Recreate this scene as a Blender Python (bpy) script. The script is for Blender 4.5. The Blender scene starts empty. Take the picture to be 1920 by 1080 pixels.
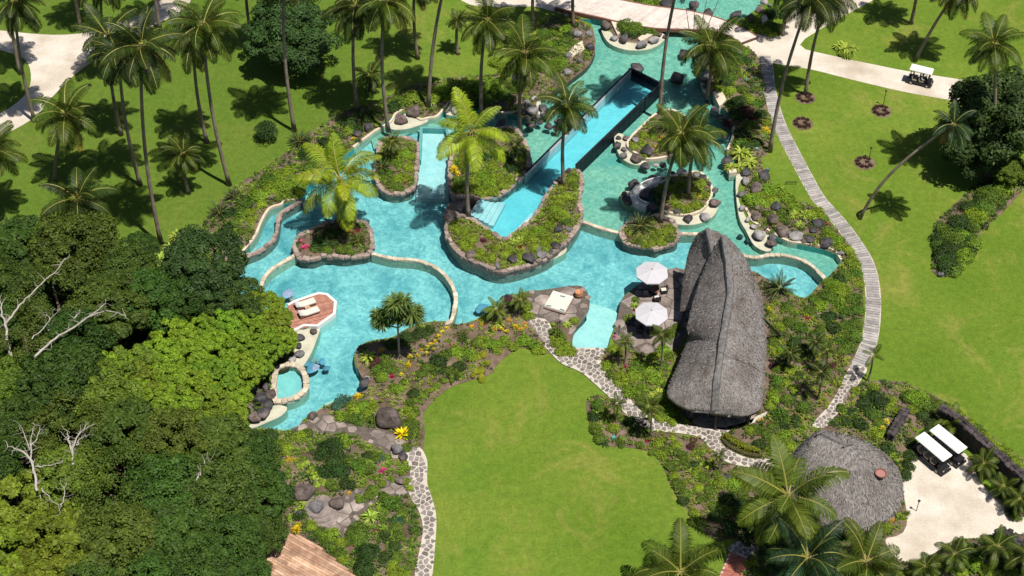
import bpy, bmesh, math, random
import numpy as np
from mathutils import Vector, Matrix, noise as mnoise
from mathutils.geometry import delaunay_2d_cdt
R = math.radians
rng = np.random.default_rng(7)
random.seed(7)
scene = bpy.context.scene
COL = scene.collection

# ------------------------------------------------------------------ camera, sky, sun, exposure
CAM_H, PITCH, FPX = 112.0, R(45), 3000.0
cam_d = bpy.data.cameras.new('camera'); cam = bpy.data.objects.new('camera', cam_d); COL.objects.link(cam)
cam.location = (0, 0, CAM_H); cam.rotation_euler = (R(90) - PITCH, 0, 0)
cam_d.sensor_width = 36.0; cam_d.lens = 36.0 * FPX / 1920.0; cam_d.clip_start = 1; cam_d.clip_end = 6000
scene.camera = cam
SUN_EL, SUN_AZ = 70.0, 132.0        # azimuth clockwise from +Y
w = bpy.data.worlds.new('World'); scene.world = w; w.use_nodes = True
nt = w.node_tree; nt.nodes.clear()
sky = nt.nodes.new('ShaderNodeTexSky'); sky.sky_type = 'NISHITA'; sky.sun_disc = False
sky.sun_elevation = R(SUN_EL); sky.sun_rotation = R(SUN_AZ)
bg = nt.nodes.new('ShaderNodeBackground'); bg.inputs[1].default_value = 0.05
wo = nt.nodes.new('ShaderNodeOutputWorld')
nt.links.new(sky.outputs[0], bg.inputs[0]); nt.links.new(bg.outputs[0], wo.inputs[0])
sd = bpy.data.lights.new('sun', 'SUN'); sd.energy = 5.0; sd.angle = R(0.5); sd.color = (1.0, 0.955, 0.87)
sun = bpy.data.objects.new('sun', sd); COL.objects.link(sun)
sv = Vector((math.sin(R(SUN_AZ)) * math.cos(R(SUN_EL)), math.cos(R(SUN_AZ)) * math.cos(R(SUN_EL)), math.sin(R(SUN_EL))))
sun.rotation_euler = sv.to_track_quat('Z', 'Y').to_euler(); sun.location = sv * 200
vs = scene.view_settings
vs.view_transform = 'Standard'; vs.look = 'None'; vs.gamma = 1.0; vs.use_curve_mapping = False; vs.exposure = 0.40
scene.render.engine = 'CYCLES'
scene.cycles.max_bounces = 5; scene.cycles.diffuse_bounces = 1; scene.cycles.glossy_bounces = 2
scene.cycles.transparent_max_bounces = 10; scene.cycles.use_denoising = True

# ------------------------------------------------------------------ pixel of the photograph -> place on the ground plan
_f = Vector((0, math.cos(PITCH), -math.sin(PITCH))); _u = Vector((0, math.sin(PITCH), math.cos(PITCH))); _r = Vector((1, 0, 0))
C0 = Vector((0, 0, CAM_H))
def ray(px, py): return _f + _r * ((px - 960) / FPX) + _u * ((540 - py) / FPX)
def G(px, py, z=0.0):
    d = ray(px, py); t = (z - CAM_H) / d.z; p = C0 + d * t
    return Vector((p.x, p.y, z))
def atY(px, py, Y):
    d = ray(px, py); t = Y / d.y; return C0 + d * t
def ppm(px, py): return FPX / (G(px, py) - C0).dot(_f)       # photo pixels per metre
def proj(p):
    v = Vector(p) - C0; k = v.dot(_f); return (960 + FPX * v.dot(_r) / k, 540 - FPX * v.dot(_u) / k)
def GP(pts, z=0.0): return [G(x, y, z) for x, y in pts]
def pts(s):
    a = [float(t) for t in s.replace(',', ' ').split()]; return list(zip(a[::2], a[1::2]))
def smooth(P, closed=True, n=4):
    P = [Vector(p) for p in P]; m = len(P); out = []
    for i in range(m if closed else m - 1):
        p0, p1, p2, p3 = (P[(i - 1) % m], P[i], P[(i + 1) % m], P[(i + 2) % m]) if closed else (P[max(i - 1, 0)], P[i], P[i + 1], P[min(i + 2, m - 1)])
        for k in range(n):
            t = k / n
            out.append(0.5 * ((2 * p1) + (p2 - p0) * t + (2 * p0 - 5 * p1 + 4 * p2 - p3) * t * t + (3 * p1 - p0 - 3 * p2 + p3) * t ** 3))
    if not closed: out.append(P[-1])
    return out
def resample(P, step, closed=False):
    P = [Vector(p) for p in P]
    if closed: P = P + [P[0]]
    L = [0.0]
    for a, b in zip(P, P[1:]): L.append(L[-1] + (b - a).length)
    n = max(2, int(round(L[-1] / step))); out = []; j = 0
    for k in range(n + (0 if closed else 1)):
        s = L[-1] * k / n
        while j < len(L) - 2 and L[j + 1] < s: j += 1
        t = (s - L[j]) / max(1e-9, L[j + 1] - L[j]); out.append(P[j].lerp(P[j + 1], min(1, max(0, t))))
    return out
def inside(poly, x, y):
    c = False; j = len(poly) - 1
    for i in range(len(poly)):
        xi, yi, xj, yj = poly[i][0], poly[i][1], poly[j][0], poly[j][1]
        if (yi > y) != (yj > y) and x < (xj - xi) * (y - yi) / (yj - yi) + xi: c = not c
        j = i
    return c
def inside_np(poly, X, Y):
    c = np.zeros(len(X), bool); j = len(poly) - 1
    for i in range(len(poly)):
        xi, yi, xj, yj = poly[i][0], poly[i][1], poly[j][0], poly[j][1]
        if abs(yj - yi) > 1e-12:
            c ^= ((yi > Y) != (yj > Y)) & (X < (xj - xi) * (Y - yi) / (yj - yi) + xi)
        j = i
    return c
def edge_dist(poly, X, Y):
    P = np.array([(p[0], p[1]) for p in poly]); Q = np.roll(P, -1, 0); d = np.full(len(X), 1e9)
    for a, b in zip(P, Q):
        ab = b - a; t = np.clip(((X - a[0]) * ab[0] + (Y - a[1]) * ab[1]) / max(1e-9, ab @ ab), 0, 1)
        d = np.minimum(d, np.hypot(X - a[0] - t * ab[0], Y - a[1] - t * ab[1]))
    return d

# ------------------------------------------------------------------ objects, labels
REG = []        # (object, description, zone) -> labels are finished at the end
def link(name, data=None, parent=None, loc=None, rz=0.0):
    o = bpy.data.objects.new(name, data); COL.objects.link(o)
    if parent is not None: o.parent = parent
    if loc is not None: o.location = loc
    if rz: o.rotation_euler = (0, 0, rz)
    return o
def tag(o, desc, cat, zone='', group=None, kind=None):
    o['category'] = cat; REG.append((o, desc, zone))
    if group: o['group'] = group
    if kind: o['kind'] = kind
    return o
def struct(o, label):
    o['kind'] = 'structure'; o['label'] = label; return o

# ------------------------------------------------------------------ materials
def newmat(name):
    m = bpy.data.materials.new(name); m.use_nodes = True; t = m.node_tree
    for n in list(t.nodes):
        if n.type not in ('OUTPUT_MATERIAL', 'BSDF_PRINCIPLED'): t.nodes.remove(n)
    return m, t, t.nodes['Principled BSDF']
def N(t, typ, **kw):
    n = t.nodes.new(typ)
    for k, v in kw.items():
        if k.startswith('i_'): n.inputs[k[2:].replace('_', ' ')].default_value = v
        else: setattr(n, k, v)
    return n
def mixc(t, a, b, fac, mode='MIX'):
    n = t.nodes.new('ShaderNodeMix'); n.data_type = 'RGBA'; n.blend_type = mode
    for s, v in ((n.inputs[6], a), (n.inputs[7], b), (n.inputs[0], fac)):
        if hasattr(v, 'links') or hasattr(v, 'is_linked'): t.links.new(v, s)
        else: s.default_value = v if isinstance(v, (int, float)) else (*v, 1)
    return n.outputs[2]
def noise(t, scale, detail=3, rough=0.6, vec=None, out=0, dist=0.0):
    n = N(t, 'ShaderNodeTexNoise'); n.inputs['Scale'].default_value = scale; n.inputs['Detail'].default_value = detail
    n.inputs['Roughness'].default_value = rough; n.inputs['Distortion'].default_value = dist
    if vec is not None: t.links.new(vec, n.inputs['Vector'])
    return n.outputs[out]
def ramp(t, fac, a, b):
    n = N(t, 'ShaderNodeMapRange'); n.inputs[1].default_value = a; n.inputs[2].default_value = b; t.links.new(fac, n.inputs[0]); return n.outputs[0]
def worldpos(t): return N(t, 'ShaderNodeNewGeometry').outputs['Position']
def objpos(t): return N(t, 'ShaderNodeTexCoord').outputs['Object']
def bump(t, b, h, strength=0.4, dist=0.05):
    n = N(t, 'ShaderNodeBump'); n.inputs['Strength'].default_value = strength; n.inputs['Distance'].default_value = dist
    t.links.new(h, n.inputs['Height']); t.links.new(n.outputs[0], b.inputs['Normal'])
def simple(name, c, rough=0.6, metal=0.0, spec=0.5):
    m, t, b = newmat(name); b.inputs['Base Color'].default_value = (*c, 1); b.inputs['Roughness'].default_value = rough
    b.inputs['Metallic'].default_value = metal; b.inputs['Specular IOR Level'].default_value = spec; return m
def mottled(name, c1, c2, scale=2.0, rough=0.8, bs=0.4, c3=None, s3=0.3, rnd=0.0, world=True, fine=12.0, bd=0.05, spec=0.3):
    m, t, b = newmat(name); v = worldpos(t) if world else objpos(t)
    col = mixc(t, c1, c2, ramp(t, noise(t, scale, 4, .65, v), .33, .67))
    if c3: col = mixc(t, col, c3, ramp(t, noise(t, s3, 3, .55, v), .45, .68))
    f = noise(t, fine, 3, .7, v)
    col = mixc(t, col, mixc(t, (.55, .55, .55), (1.45, 1.45, 1.45), f), 0.75, 'MULTIPLY')
    if rnd:
        oi = N(t, 'ShaderNodeObjectInfo'); k = N(t, 'ShaderNodeMapRange'); k.inputs[3].default_value = 1 - rnd; k.inputs[4].default_value = 1 + rnd
        t.links.new(oi.outputs['Random'], k.inputs[0]); h = N(t, 'ShaderNodeHueSaturation'); t.links.new(k.outputs[0], h.inputs['Value']); t.links.new(col, h.inputs['Color']); col = h.outputs[0]
    t.links.new(col, b.inputs['Base Color']); b.inputs['Roughness'].default_value = rough; b.inputs['Specular IOR Level'].default_value = spec
    if bs: bump(t, b, f, bs, bd)
    return m
M = {}
def foliage(name, trans=0.24, rough=0.6, spec=0.2, lo=0.5, hi=1.5, tint=False):
    m, t, b = newmat(name); oi = N(t, 'ShaderNodeObjectInfo'); at = N(t, 'ShaderNodeAttribute', attribute_name='rnd')
    k = N(t, 'ShaderNodeMapRange'); k.inputs[3].default_value = lo; k.inputs[4].default_value = hi; t.links.new(at.outputs['Fac'], k.inputs[0])
    h = N(t, 'ShaderNodeHueSaturation'); t.links.new(N(t, 'ShaderNodeAttribute', attribute_name='tint').outputs['Color'] if tint else oi.outputs['Color'], h.inputs['Color']); t.links.new(k.outputs[0], h.inputs['Value'])
    k2 = N(t, 'ShaderNodeMapRange'); k2.inputs[3].default_value = .485; k2.inputs[4].default_value = .515; t.links.new(oi.outputs['Random'], k2.inputs[0]); t.links.new(k2.outputs[0], h.inputs['Hue'])
    yel = mixc(t, h.outputs[0], (.30, .27, .05), ramp(t, at.outputs['Fac'], .93, 1.1))
    t.links.new(yel, b.inputs['Base Color']); b.inputs['Roughness'].default_value = rough; b.inputs['Specular IOR Level'].default_value = spec
    tr = N(t, 'ShaderNodeBsdfTranslucent'); t.links.new(mixc(t, yel, (1.5, 1.6, .7), 1.0, 'MULTIPLY'), tr.inputs[0])
    mx = N(t, 'ShaderNodeMixShader'); mx.inputs[0].default_value = trans
    t.links.new(b.outputs[0], mx.inputs[1]); t.links.new(tr.outputs[0], mx.inputs[2]); t.links.new(mx.outputs[0], t.nodes['Material Output'].inputs[0])
    return m
M['leaf'] = foliage('leaf'); M['leafmix'] = foliage('leafmix', tint=True); M['frond'] = foliage('frond', .20, .5, .22, .5, 1.5)
M['rachis'] = simple('frond_stem', (.24, .22, .045), .5)
M['trunk'] = mottled('palm_bark', (.15, .115, .085), (.26, .21, .165), 1.2, .9, .5, fine=9)
M['bark'] = mottled('tree_bark', (.10, .075, .055), (.19, .15, .12), 2, .9, .5)
M['paletrunk'] = mottled('pale_bark', (.25, .22, .19), (.40, .37, .33), 2, .85, .3)
M['soil'] = mottled('mulch', (.105, .072, .050), (.19, .135, .10), 1.2, .95, .7, (.07, .05, .03), .5, fine=7, bd=.1)
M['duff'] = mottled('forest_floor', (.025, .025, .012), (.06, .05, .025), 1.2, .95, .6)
M['sand'] = mottled('sandy_road', (.46, .405, .34), (.54, .485, .42), .5, .95, .25, (.36, .30, .235), .22, fine=6)
M['grout'] = mottled('pale_mortar', (.38, .34, .29), (.48, .44, .38), 1.2, .9, .3)
M['flag'] = mottled('flagstone', (.12, .10, .093), (.22, .19, .178), 3, .85, .4, rnd=.35)
M['slab'] = mottled('path_slab', (.215, .20, .19), (.33, .305, .29), 1.5, .9, .4, rnd=.25)
M['terrace'] = mottled('terrace_stone', (.16, .125, .11), (.33, .275, .245), 1.1, .85, .5, (.14, .11, .10), .35, rnd=.22)
M['joint'] = mottled('dark_joint', (.07, .055, .045), (.12, .10, .085), 2, .95, .3)
M['cream'] = mottled('cream_render', (.44, .37, .28), (.56, .49, .38), 1.5, .85, .2)
M['coping'] = mottled('coping_stone', (.36, .30, .22), (.52, .45, .35), 3, .85, .4, rnd=.25)
M['brownstone'] = mottled('brown_rim_stone', (.17, .125, .105), (.29, .23, .20), 3, .85, .5, rnd=.3)
M['rock_k'] = mottled('dark_basalt', (.018, .018, .022), (.06, .056, .058), 1.6, .6, .6, (.12, .09, .085), .7, world=False, rnd=.3)
M['rock_g'] = mottled('grey_rock', (.07, .066, .07), (.23, .22, .22), 3.0, .8, 1.0, (.05, .045, .05), .8, world=False, rnd=.3)
M['rock_b'] = mottled('brown_rock', (.05, .036, .032), (.19, .15, .135), 3.2, .9, 1.0, (.045, .035, .032), .8, world=False, rnd=.3)
M['rock_l'] = mottled('pale_grey_rock', (.17, .155, .155), (.40, .37, .36), 3.0, .75, .5, (.10, .09, .095), .8, world=False, rnd=.2)
M['rock_u'] = mottled('blue_grey_slab', (.12, .18, .28), (.24, .31, .42), 2.0, .7, .4, world=False, rnd=.2)
M['lava'] = mottled('lava_stone', (.022, .018, .02), (.075, .06, .06), 2.2, .9, .8, rnd=.4)
M['thatch'] = mottled('thatch', (.148, .132, .126), (.27, .248, .242), 2.5, .95, .8, (.11, .09, .08), .5, fine=8, bd=.12)
M['ridge'] = mottled('ridge_thatch', (.075, .07, .07), (.17, .16, .155), 3, .9, .6)
M['white'] = simple('white_canvas', (.42, .41, .44), .8)
M['whitepaint'] = simple('white_paint', (.62, .61, .58), .4)
M['cushion'] = simple('cream_cushion', (.52, .49, .43), .9)
M['black'] = simple('black_plastic', (.012, .012, .014), .35)
M['darkmetal'] = simple('dark_metal', (.03, .03, .032), .4, .6)
M['wood'] = mottled('red_deck_wood', (.24, .105, .075), (.36, .17, .12), 2, .7, .3, rnd=.25)
M['tanwood'] = mottled('tan_timber', (.33, .19, .12), (.50, .33, .225), 1.5, .8, .4, (.25, .14, .09), .9, rnd=.4)
M['bridge'] = mottled('weathered_boards', (.46, .39, .35), (.60, .53, .48), 1.2, .85, .3, rnd=.10)
M['beam'] = simple('brown_beam', (.16, .07, .045), .7)
M['brick'] = mottled('red_brick', (.27, .085, .06), (.36, .13, .09), 4, .85, .3, rnd=.2)
M['clay'] = mottled('clay', (.34, .15, .075), (.45, .22, .12), 3, .7, .2)
M['skin'] = simple('skin', (.42, .25, .17), .5)
M['shirt'] = simple('white_shirt', (.7, .7, .68), .8)
M['trousers'] = simple('dark_trousers', (.04, .045, .07), .8)
M['seat'] = simple('beige_vinyl', (.45, .36, .26), .5)

def lawn_mat():
    m, t, b = newmat('lawn'); v = worldpos(t)
    big = noise(t, .035, 3, .6, v); mid = noise(t, .22, 4, .65, v); fin = noise(t, 1.5, 5, .8, v); grit = noise(t, 5.0, 3, .85, v)
    c = mixc(t, (.094, .165, .017), (.145, .188, .026), ramp(t, mid, .32, .70))
    c = mixc(t, c, (.085, .145, .013), ramp(t, big, .42, .62))
    c = mixc(t, c, (.235, .205, .055), ramp(t, noise(t, .13, 5, .75, v, 0, .8), .53, .82))
    sx = N(t, 'ShaderNodeSeparateXYZ'); t.links.new(v, sx.inputs[0])
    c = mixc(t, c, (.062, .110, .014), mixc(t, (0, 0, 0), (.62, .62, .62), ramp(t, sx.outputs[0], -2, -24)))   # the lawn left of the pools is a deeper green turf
    c = mixc(t, c, mixc(t, (.25, .32, .2), (1.75, 1.65, 1.7), fin), .85, 'MULTIPLY')
    c = mixc(t, c, mixc(t, (.3, .35, .3), (1.65, 1.6, 1.65), grit), .8, 'MULTIPLY')
    t.links.new(c, b.inputs['Base Color']); b.inputs['Roughness'].default_value = .9; b.inputs['Specular IOR Level'].default_value = .12
    bump(t, b, grit, .5, .08); return m
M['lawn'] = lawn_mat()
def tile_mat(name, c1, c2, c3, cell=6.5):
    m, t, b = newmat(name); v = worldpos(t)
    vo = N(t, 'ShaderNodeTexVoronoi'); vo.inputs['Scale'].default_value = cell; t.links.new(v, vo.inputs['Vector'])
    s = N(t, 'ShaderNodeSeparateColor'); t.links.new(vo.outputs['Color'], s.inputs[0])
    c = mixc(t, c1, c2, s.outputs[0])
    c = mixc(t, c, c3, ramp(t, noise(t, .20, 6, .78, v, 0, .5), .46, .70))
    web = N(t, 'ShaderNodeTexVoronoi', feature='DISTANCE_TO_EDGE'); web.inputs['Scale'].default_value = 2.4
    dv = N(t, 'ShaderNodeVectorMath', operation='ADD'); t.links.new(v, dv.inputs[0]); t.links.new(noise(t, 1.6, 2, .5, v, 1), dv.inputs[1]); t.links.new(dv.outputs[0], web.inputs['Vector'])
    c = mixc(t, c, mixc(t, (.55, .62, .66), (1.40, 1.36, 1.32), noise(t, 1.3, 5, .8, v)), .8, 'MULTIPLY')  # light and dark dapple of water caustics, painted into the tile colour
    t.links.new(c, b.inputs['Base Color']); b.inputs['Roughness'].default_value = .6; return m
M['tile_low'] = tile_mat('blue_mosaic_caustics', (.25, .33, .355), (.44, .48, .48), (.075, .20, .24), 4.0)
M['tile_up'] = tile_mat('green_mosaic_caustics', (.23, .265, .20), (.40, .40, .31), (.13, .26, .22), 3.6)
M['tile_lap'] = tile_mat('lap_mosaic_caustics', (.60, .49, .50), (.74, .55, .55), (.46, .46, .49))
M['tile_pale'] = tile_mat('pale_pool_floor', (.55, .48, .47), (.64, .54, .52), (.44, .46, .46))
M['ledge'] = mottled('pale_ledge', (.36, .35, .27), (.47, .45, .35), 1.0, .8, .2)
M['poolwall'] = mottled('pool_wall_tile', (.06, .22, .22), (.12, .34, .33), 3, .5, .2)
def water_mat(name, tint, bs=.12, sc=2.2):
    m, t, b = newmat(name); t.nodes.remove(b); v = worldpos(t)
    tr = N(t, 'ShaderNodeBsdfTransparent'); tr.inputs[0].default_value = (*tint, 1)
    gl = N(t, 'ShaderNodeBsdfGlossy'); gl.inputs['Roughness'].default_value = .03
    bp = N(t, 'ShaderNodeBump'); bp.inputs['Strength'].default_value = bs; bp.inputs['Distance'].default_value = .08
    t.links.new(noise(t, sc, 3, .6, v, 0, .3), bp.inputs['Height']); t.links.new(bp.outputs[0], gl.inputs['Normal'])
    fr = N(t, 'ShaderNodeFresnel'); fr.inputs[0].default_value = 1.33; t.links.new(bp.outputs[0], fr.inputs['Normal'])
    mx = N(t, 'ShaderNodeMixShader'); t.links.new(fr.outputs[0], mx.inputs[0]); t.links.new(tr.outputs[0], mx.inputs[1]); t.links.new(gl.outputs[0], mx.inputs[2])
    t.links.new(mx.outputs[0], t.nodes['Material Output'].inputs[0]); return m
M['water'] = water_mat('pool_water', (.60, .955, .965)); M['waterlap'] = water_mat('lap_water', (.60, .93, .985))
M['waterpale'] = water_mat('shallow_water', (.84, .97, .97))
m, t, b = newmat('dark_glass'); b.inputs['Base Color'].default_value = (.008, .013, .02, 1); b.inputs['Roughness'].default_value = .5; b.inputs['Specular IOR Level'].default_value = .12; M['glass'] = m

# ------------------------------------------------------------------ mesh builders
class MB:
    def __init__(s): s.v = []; s.f = []; s.m = []
    def add(s, vs, fs, mi=0):
        o = len(s.v); s.v += [tuple(p) for p in vs]; s.f += [tuple(o + i for i in q) for q in fs]; s.m += [mi] * len(fs); return s
    def box(s, c, d, rz=0.0, mi=0, rot=None, taper=1.0):
        x, y, z = d[0] / 2, d[1] / 2, d[2] / 2; q = []
        Mx = rot if rot is not None else Matrix.Rotation(rz, 3, 'Z')
        for sz in (-1, 1):
            k = taper if sz > 0 else 1
            for sx, sy in ((-1, -1), (1, -1), (1, 1), (-1, 1)): q.append(Vector(c) + Mx @ Vector((sx * x * k, sy * y * k, sz * z)))
        return s.add(q, [(3, 2, 1, 0), (4, 5, 6, 7), (0, 1, 5, 4), (1, 2, 6, 5), (2, 3, 7, 6), (3, 0, 4, 7)], mi)
    def tube(s, path, rad, n=8, mi=0, cap=True):
        P = [Vector(p) for p in path]; rs = rad if hasattr(rad, '__len__') else [rad] * len(P); q = []; up = None
        for i, p in enumerate(P):
            d = (P[min(i + 1, len(P) - 1)] - P[max(i - 1, 0)]).normalized()
            if up is None: up = d.orthogonal().normalized()
            up = (up - d * up.dot(d)).normalized(); sd_ = d.cross(up)
            for k in range(n): a = 2 * math.pi * k / n; q.append(p + (up * math.cos(a) + sd_ * math.sin(a)) * rs[i])
        fs = [(i * n + k, i * n + (k + 1) % n, (i + 1) * n + (k + 1) % n, (i + 1) * n + k) for i in range(len(P) - 1) for k in range(n)]
        if cap: fs += [tuple(range(n - 1, -1, -1)), tuple((len(P) - 1) * n + k for k in range(n))]
        return s.add(q, fs, mi)
    def prism(s, poly, z0, z1, mi=0, mside=None, bottom=False):
        n = len(poly)
        a = sum(poly[i][0] * poly[(i + 1) % n][1] - poly[(i + 1) % n][0] * poly[i][1] for i in range(n))
        if a < 0: poly = poly[::-1]
        s.add([(p[0], p[1], z1) for p in poly], [tuple(range(n))], mi)
        q = [(p[0], p[1], z0) for p in poly] + [(p[0], p[1], z1) for p in poly]
        s.add(q, [(i, (i + 1) % n, n + (i + 1) % n, n + i) for i in range(n)], mi if mside is None else mside)
        if bottom: s.add([(p[0], p[1], z0) for p in poly], [tuple(range(n - 1, -1, -1))], mi)
        return s
    def lathe(s, prof, n=16, c=(0, 0, 0), mi=0):
        q = [(c[0] + r * math.cos(2 * math.pi * k / n), c[1] + r * math.sin(2 * math.pi * k / n), c[2] + z) for r, z in prof for k in range(n)]
        return s.add(q, [(i * n + k, i * n + (k + 1) % n, (i + 1) * n + (k + 1) % n, (i + 1) * n + k) for i in range(len(prof) - 1) for k in range(n)], mi)
    def mesh(s, name, mats, sm=False):
        me = bpy.data.meshes.new(name); me.from_pydata(s.v, [], s.f)
        for k in (mats if isinstance(mats, (list, tuple)) else [mats]): me.materials.append(M[k] if isinstance(k, str) else k)
        if any(s.m): me.polygons.foreach_set('material_index', s.m)
        if sm: me.polygons.foreach_set('use_smooth', [True] * len(s.f))
        me.update(); return me
    def build(s, name, mats, parent=None, sm=False, loc=None): return link(name, s.mesh(name, mats, sm), parent, loc)

def sheet_mesh(name, outer, holes, z, mat, step=None, mound=None, skirt=None, jitter=0.0):
    """triangulated sheet (CDT) with optional holes, interior grid, mound height and skirt down to z=skirt"""
    V = [Vector((p[0], p[1])) for p in outer]; E = [(i, (i + 1) % len(outer)) for i in range(len(outer))]
    for h in holes:
        o = len(V); V += [Vector((p[0], p[1])) for p in h]; E += [(o + i, o + (i + 1) % len(h)) for i in range(len(h))]
    if step:
        xs = [p[0] for p in outer]; ys = [p[1] for p in outer]
        gx, gy = np.meshgrid(np.arange(min(xs), max(xs), step), np.arange(min(ys), max(ys), step))
        X = gx.ravel() + rng.uniform(-.3, .3, gx.size) * step; Y = gy.ravel() + rng.uniform(-.3, .3, gx.size) * step
        k = inside_np(outer, X, Y); X, Y = X[k], Y[k]
        if len(X): k = edge_dist(outer, X, Y) > step * .4; V += [Vector((x, y)) for x, y in zip(X[k], Y[k])]
    r = delaunay_2d_cdt(V, E, [], 0, 1e-5)
    vs, fs = r[0], r[2]; out = []
    C = np.array([[sum(vs[i][k] for i in f) / len(f) for k in (0, 1)] for f in fs])
    keep = inside_np(outer, C[:, 0], C[:, 1])
    for h in holes: keep &= ~inside_np(h, C[:, 0], C[:, 1])
    fs = [list(f) if (Vector(vs[f[1]]) - Vector(vs[f[0]])).cross(Vector(vs[f[2]]) - Vector(vs[f[0]])) > 0 else list(f)[::-1] for f, k in zip(fs, keep) if k]
    X = np.array([v[0] for v in vs]); Y = np.array([v[1] for v in vs]); Z = np.full(len(X), z)
    if mound:
        d = edge_dist(outer, X, Y); Z = z + mound * np.minimum(1, d / 2.0) + (np.array([mnoise.noise((x * .5, y * .5, 3.3)) for x, y in zip(X, Y)]) * .18 * np.minimum(1, d))
    mb = MB(); mb.add(list(zip(X, Y, Z)), fs)
    if skirt is not None:
        n = len(outer); q = [(p[0], p[1], skirt) for p in outer] + [(p[0], p[1], z) for p in outer]
        a = sum(outer[i][0] * outer[(i + 1) % n][1] - outer[(i + 1) % n][0] * outer[i][1] for i in range(n))
        mb.add(q, [(i, (i + 1) % n, n + (i + 1) % n, n + i) if a > 0 else (i, n + i, n + (i + 1) % n, (i + 1) % n) for i in range(n)], 1 if isinstance(mat, (list, tuple)) else 0)
    return mb.mesh(name, mat)
def leaf_mesh(name, Cc, Nn, U, L, W, rnd, mat):
    n = len(Cc); Nn = Nn / np.linalg.norm(Nn, axis=1, keepdims=True)
    U = U - Nn * (U * Nn).sum(1, keepdims=True); U /= np.linalg.norm(U, axis=1, keepdims=True) + 1e-9; Vv = np.cross(Nn, U)
    L = np.broadcast_to(L, n)[:, None]; W = np.broadcast_to(W, n)[:, None]
    q = np.stack([Cc - U * L * .5, Cc + Vv * W * .5 - U * L * .05, Cc + U * L * .5 - Nn * L * .12, Cc - Vv * W * .5 - U * L * .05], 1).reshape(-1, 3)
    me = bpy.data.meshes.new(name); me.vertices.add(n * 4); me.vertices.foreach_set('co', q.astype(np.float32).ravel())
    me.loops.add(n * 4); me.loops.foreach_set('vertex_index', np.arange(n * 4, dtype=np.int32))
    me.polygons.add(n); me.polygons.foreach_set('loop_start', np.arange(0, n * 4, 4, dtype=np.int32)); me.polygons.foreach_set('loop_total', np.full(n, 4, np.int32))
    at = me.attributes.new('rnd', 'FLOAT', 'FACE'); at.data.foreach_set('value', np.asarray(rnd, np.float32))
    me.materials.append(M[mat]); me.update(calc_edges=True); return me
def unit(n):
    v = rng.normal(size=(n, 3)); return v / np.linalg.norm(v, axis=1, keepdims=True)
def ribbon(mb, P, wd, z0, z1, mi=0, closed=False):
    """a solid kerb of width wd along a line"""
    P = [Vector((p[0], p[1], 0)) for p in P]; n = len(P); L, Rr = [], []
    for i, p in enumerate(P):
        a = P[(i - 1) % n] if closed or i > 0 else p; c = P[(i + 1) % n] if closed or i < n - 1 else p
        d = (c - a).normalized(); nn = Vector((-d.y, d.x, 0)); L.append(p + nn * wd / 2); Rr.append(p - nn * wd / 2)
    q = []
    for l, r in zip(L, Rr): q += [(l.x, l.y, z0), (l.x, l.y, z1), (r.x, r.y, z1), (r.x, r.y, z0)]
    fs = []
    for i in range(n if closed else n - 1):
        a, c = i * 4, ((i + 1) % n) * 4
        for k in range(4): fs.append((a + k, a + (k + 1) % 4, c + (k + 1) % 4, c + k))
    if not closed: fs += [(3, 2, 1, 0), ((n - 1) * 4, (n - 1) * 4 + 1, (n - 1) * 4 + 2, (n - 1) * 4 + 3)]
    mb.add(q, fs, mi); return mb
# ================================================================== ground, pool basin, water
POOL = pts('1080,36 1098,40 1112,52 1113,95 1098,125 1072,142 1045,165 1008,185 1000,235 975,218 940,212 905,206 882,196 868,188 850,186 835,208 800,222 765,212 738,216 702,244 668,274 645,292 610,315 575,350 560,374 527,383 506,390 491,411 478,441 462,470 448,490 440,520 452,560 500,600 545,622 552,660 545,682 515,695 508,740 510,765 475,790 470,806 545,810 562,797 585,782 610,762 640,752 668,738 700,728 690,700 668,690 666,660 690,640 735,632 762,616 800,604 840,602 858,608 890,600 905,590 928,580 952,560 985,546 1012,544 1040,540 1080,536 1100,545 1102,570 1085,600 1072,630 1072,652 1132,657 1146,630 1157,600 1165,562 1182,545 1200,532 1240,512 1282,505 1340,515 1440,530 1476,545 1510,558 1536,532 1552,520 1578,500 1582,490 1572,480 1545,468 1500,458 1470,450 1440,440 1412,430 1396,400 1385,372 1386,345 1400,325 1394,305 1366,295 1364,282 1376,262 1370,225 1350,198 1335,180 1322,165 1312,130 1305,100 1335,62 1400,30 1440,-5 1445,-30 1280,-30 1240,6 1225,45 1232,66 1215,60 1180,60 1140,58 1128,40 1110,36')
pool = [p.xy for p in smooth(GP(POOL), True, 3)]
WZ = -0.12
def far_ring(r=2500, n=24): return [(r * math.cos(2 * math.pi * k / n), 130 + r * math.sin(2 * math.pi * k / n)) for k in range(n)]
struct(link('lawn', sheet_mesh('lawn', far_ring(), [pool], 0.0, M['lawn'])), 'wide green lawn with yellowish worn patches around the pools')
floor = [p.xy for p in GP(pts('430,-40 1460,-40 1600,470 1600,580 1500,600 1130,680 1080,680 700,760 560,840 440,840 420,480'))]
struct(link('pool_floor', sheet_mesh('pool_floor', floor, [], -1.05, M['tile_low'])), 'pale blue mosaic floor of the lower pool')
up1 = GP(pts('1020,-40 1460,-40 1600,470 1582,520 1548,520 1530,505 1510,490 1480,480 1445,478 1420,482 1390,477 1360,455 1330,440 1270,438 1240,455 1165,436 1145,432 1090,415 1075,330 1190,215 1240,165 1183,130 1000,300 900,300 780,235 700,270 690,230 830,160 1000,150'))
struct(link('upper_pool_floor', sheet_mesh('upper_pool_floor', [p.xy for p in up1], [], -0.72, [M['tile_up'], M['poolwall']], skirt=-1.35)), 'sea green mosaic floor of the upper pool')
mb = MB(); n = len(pool)
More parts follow.
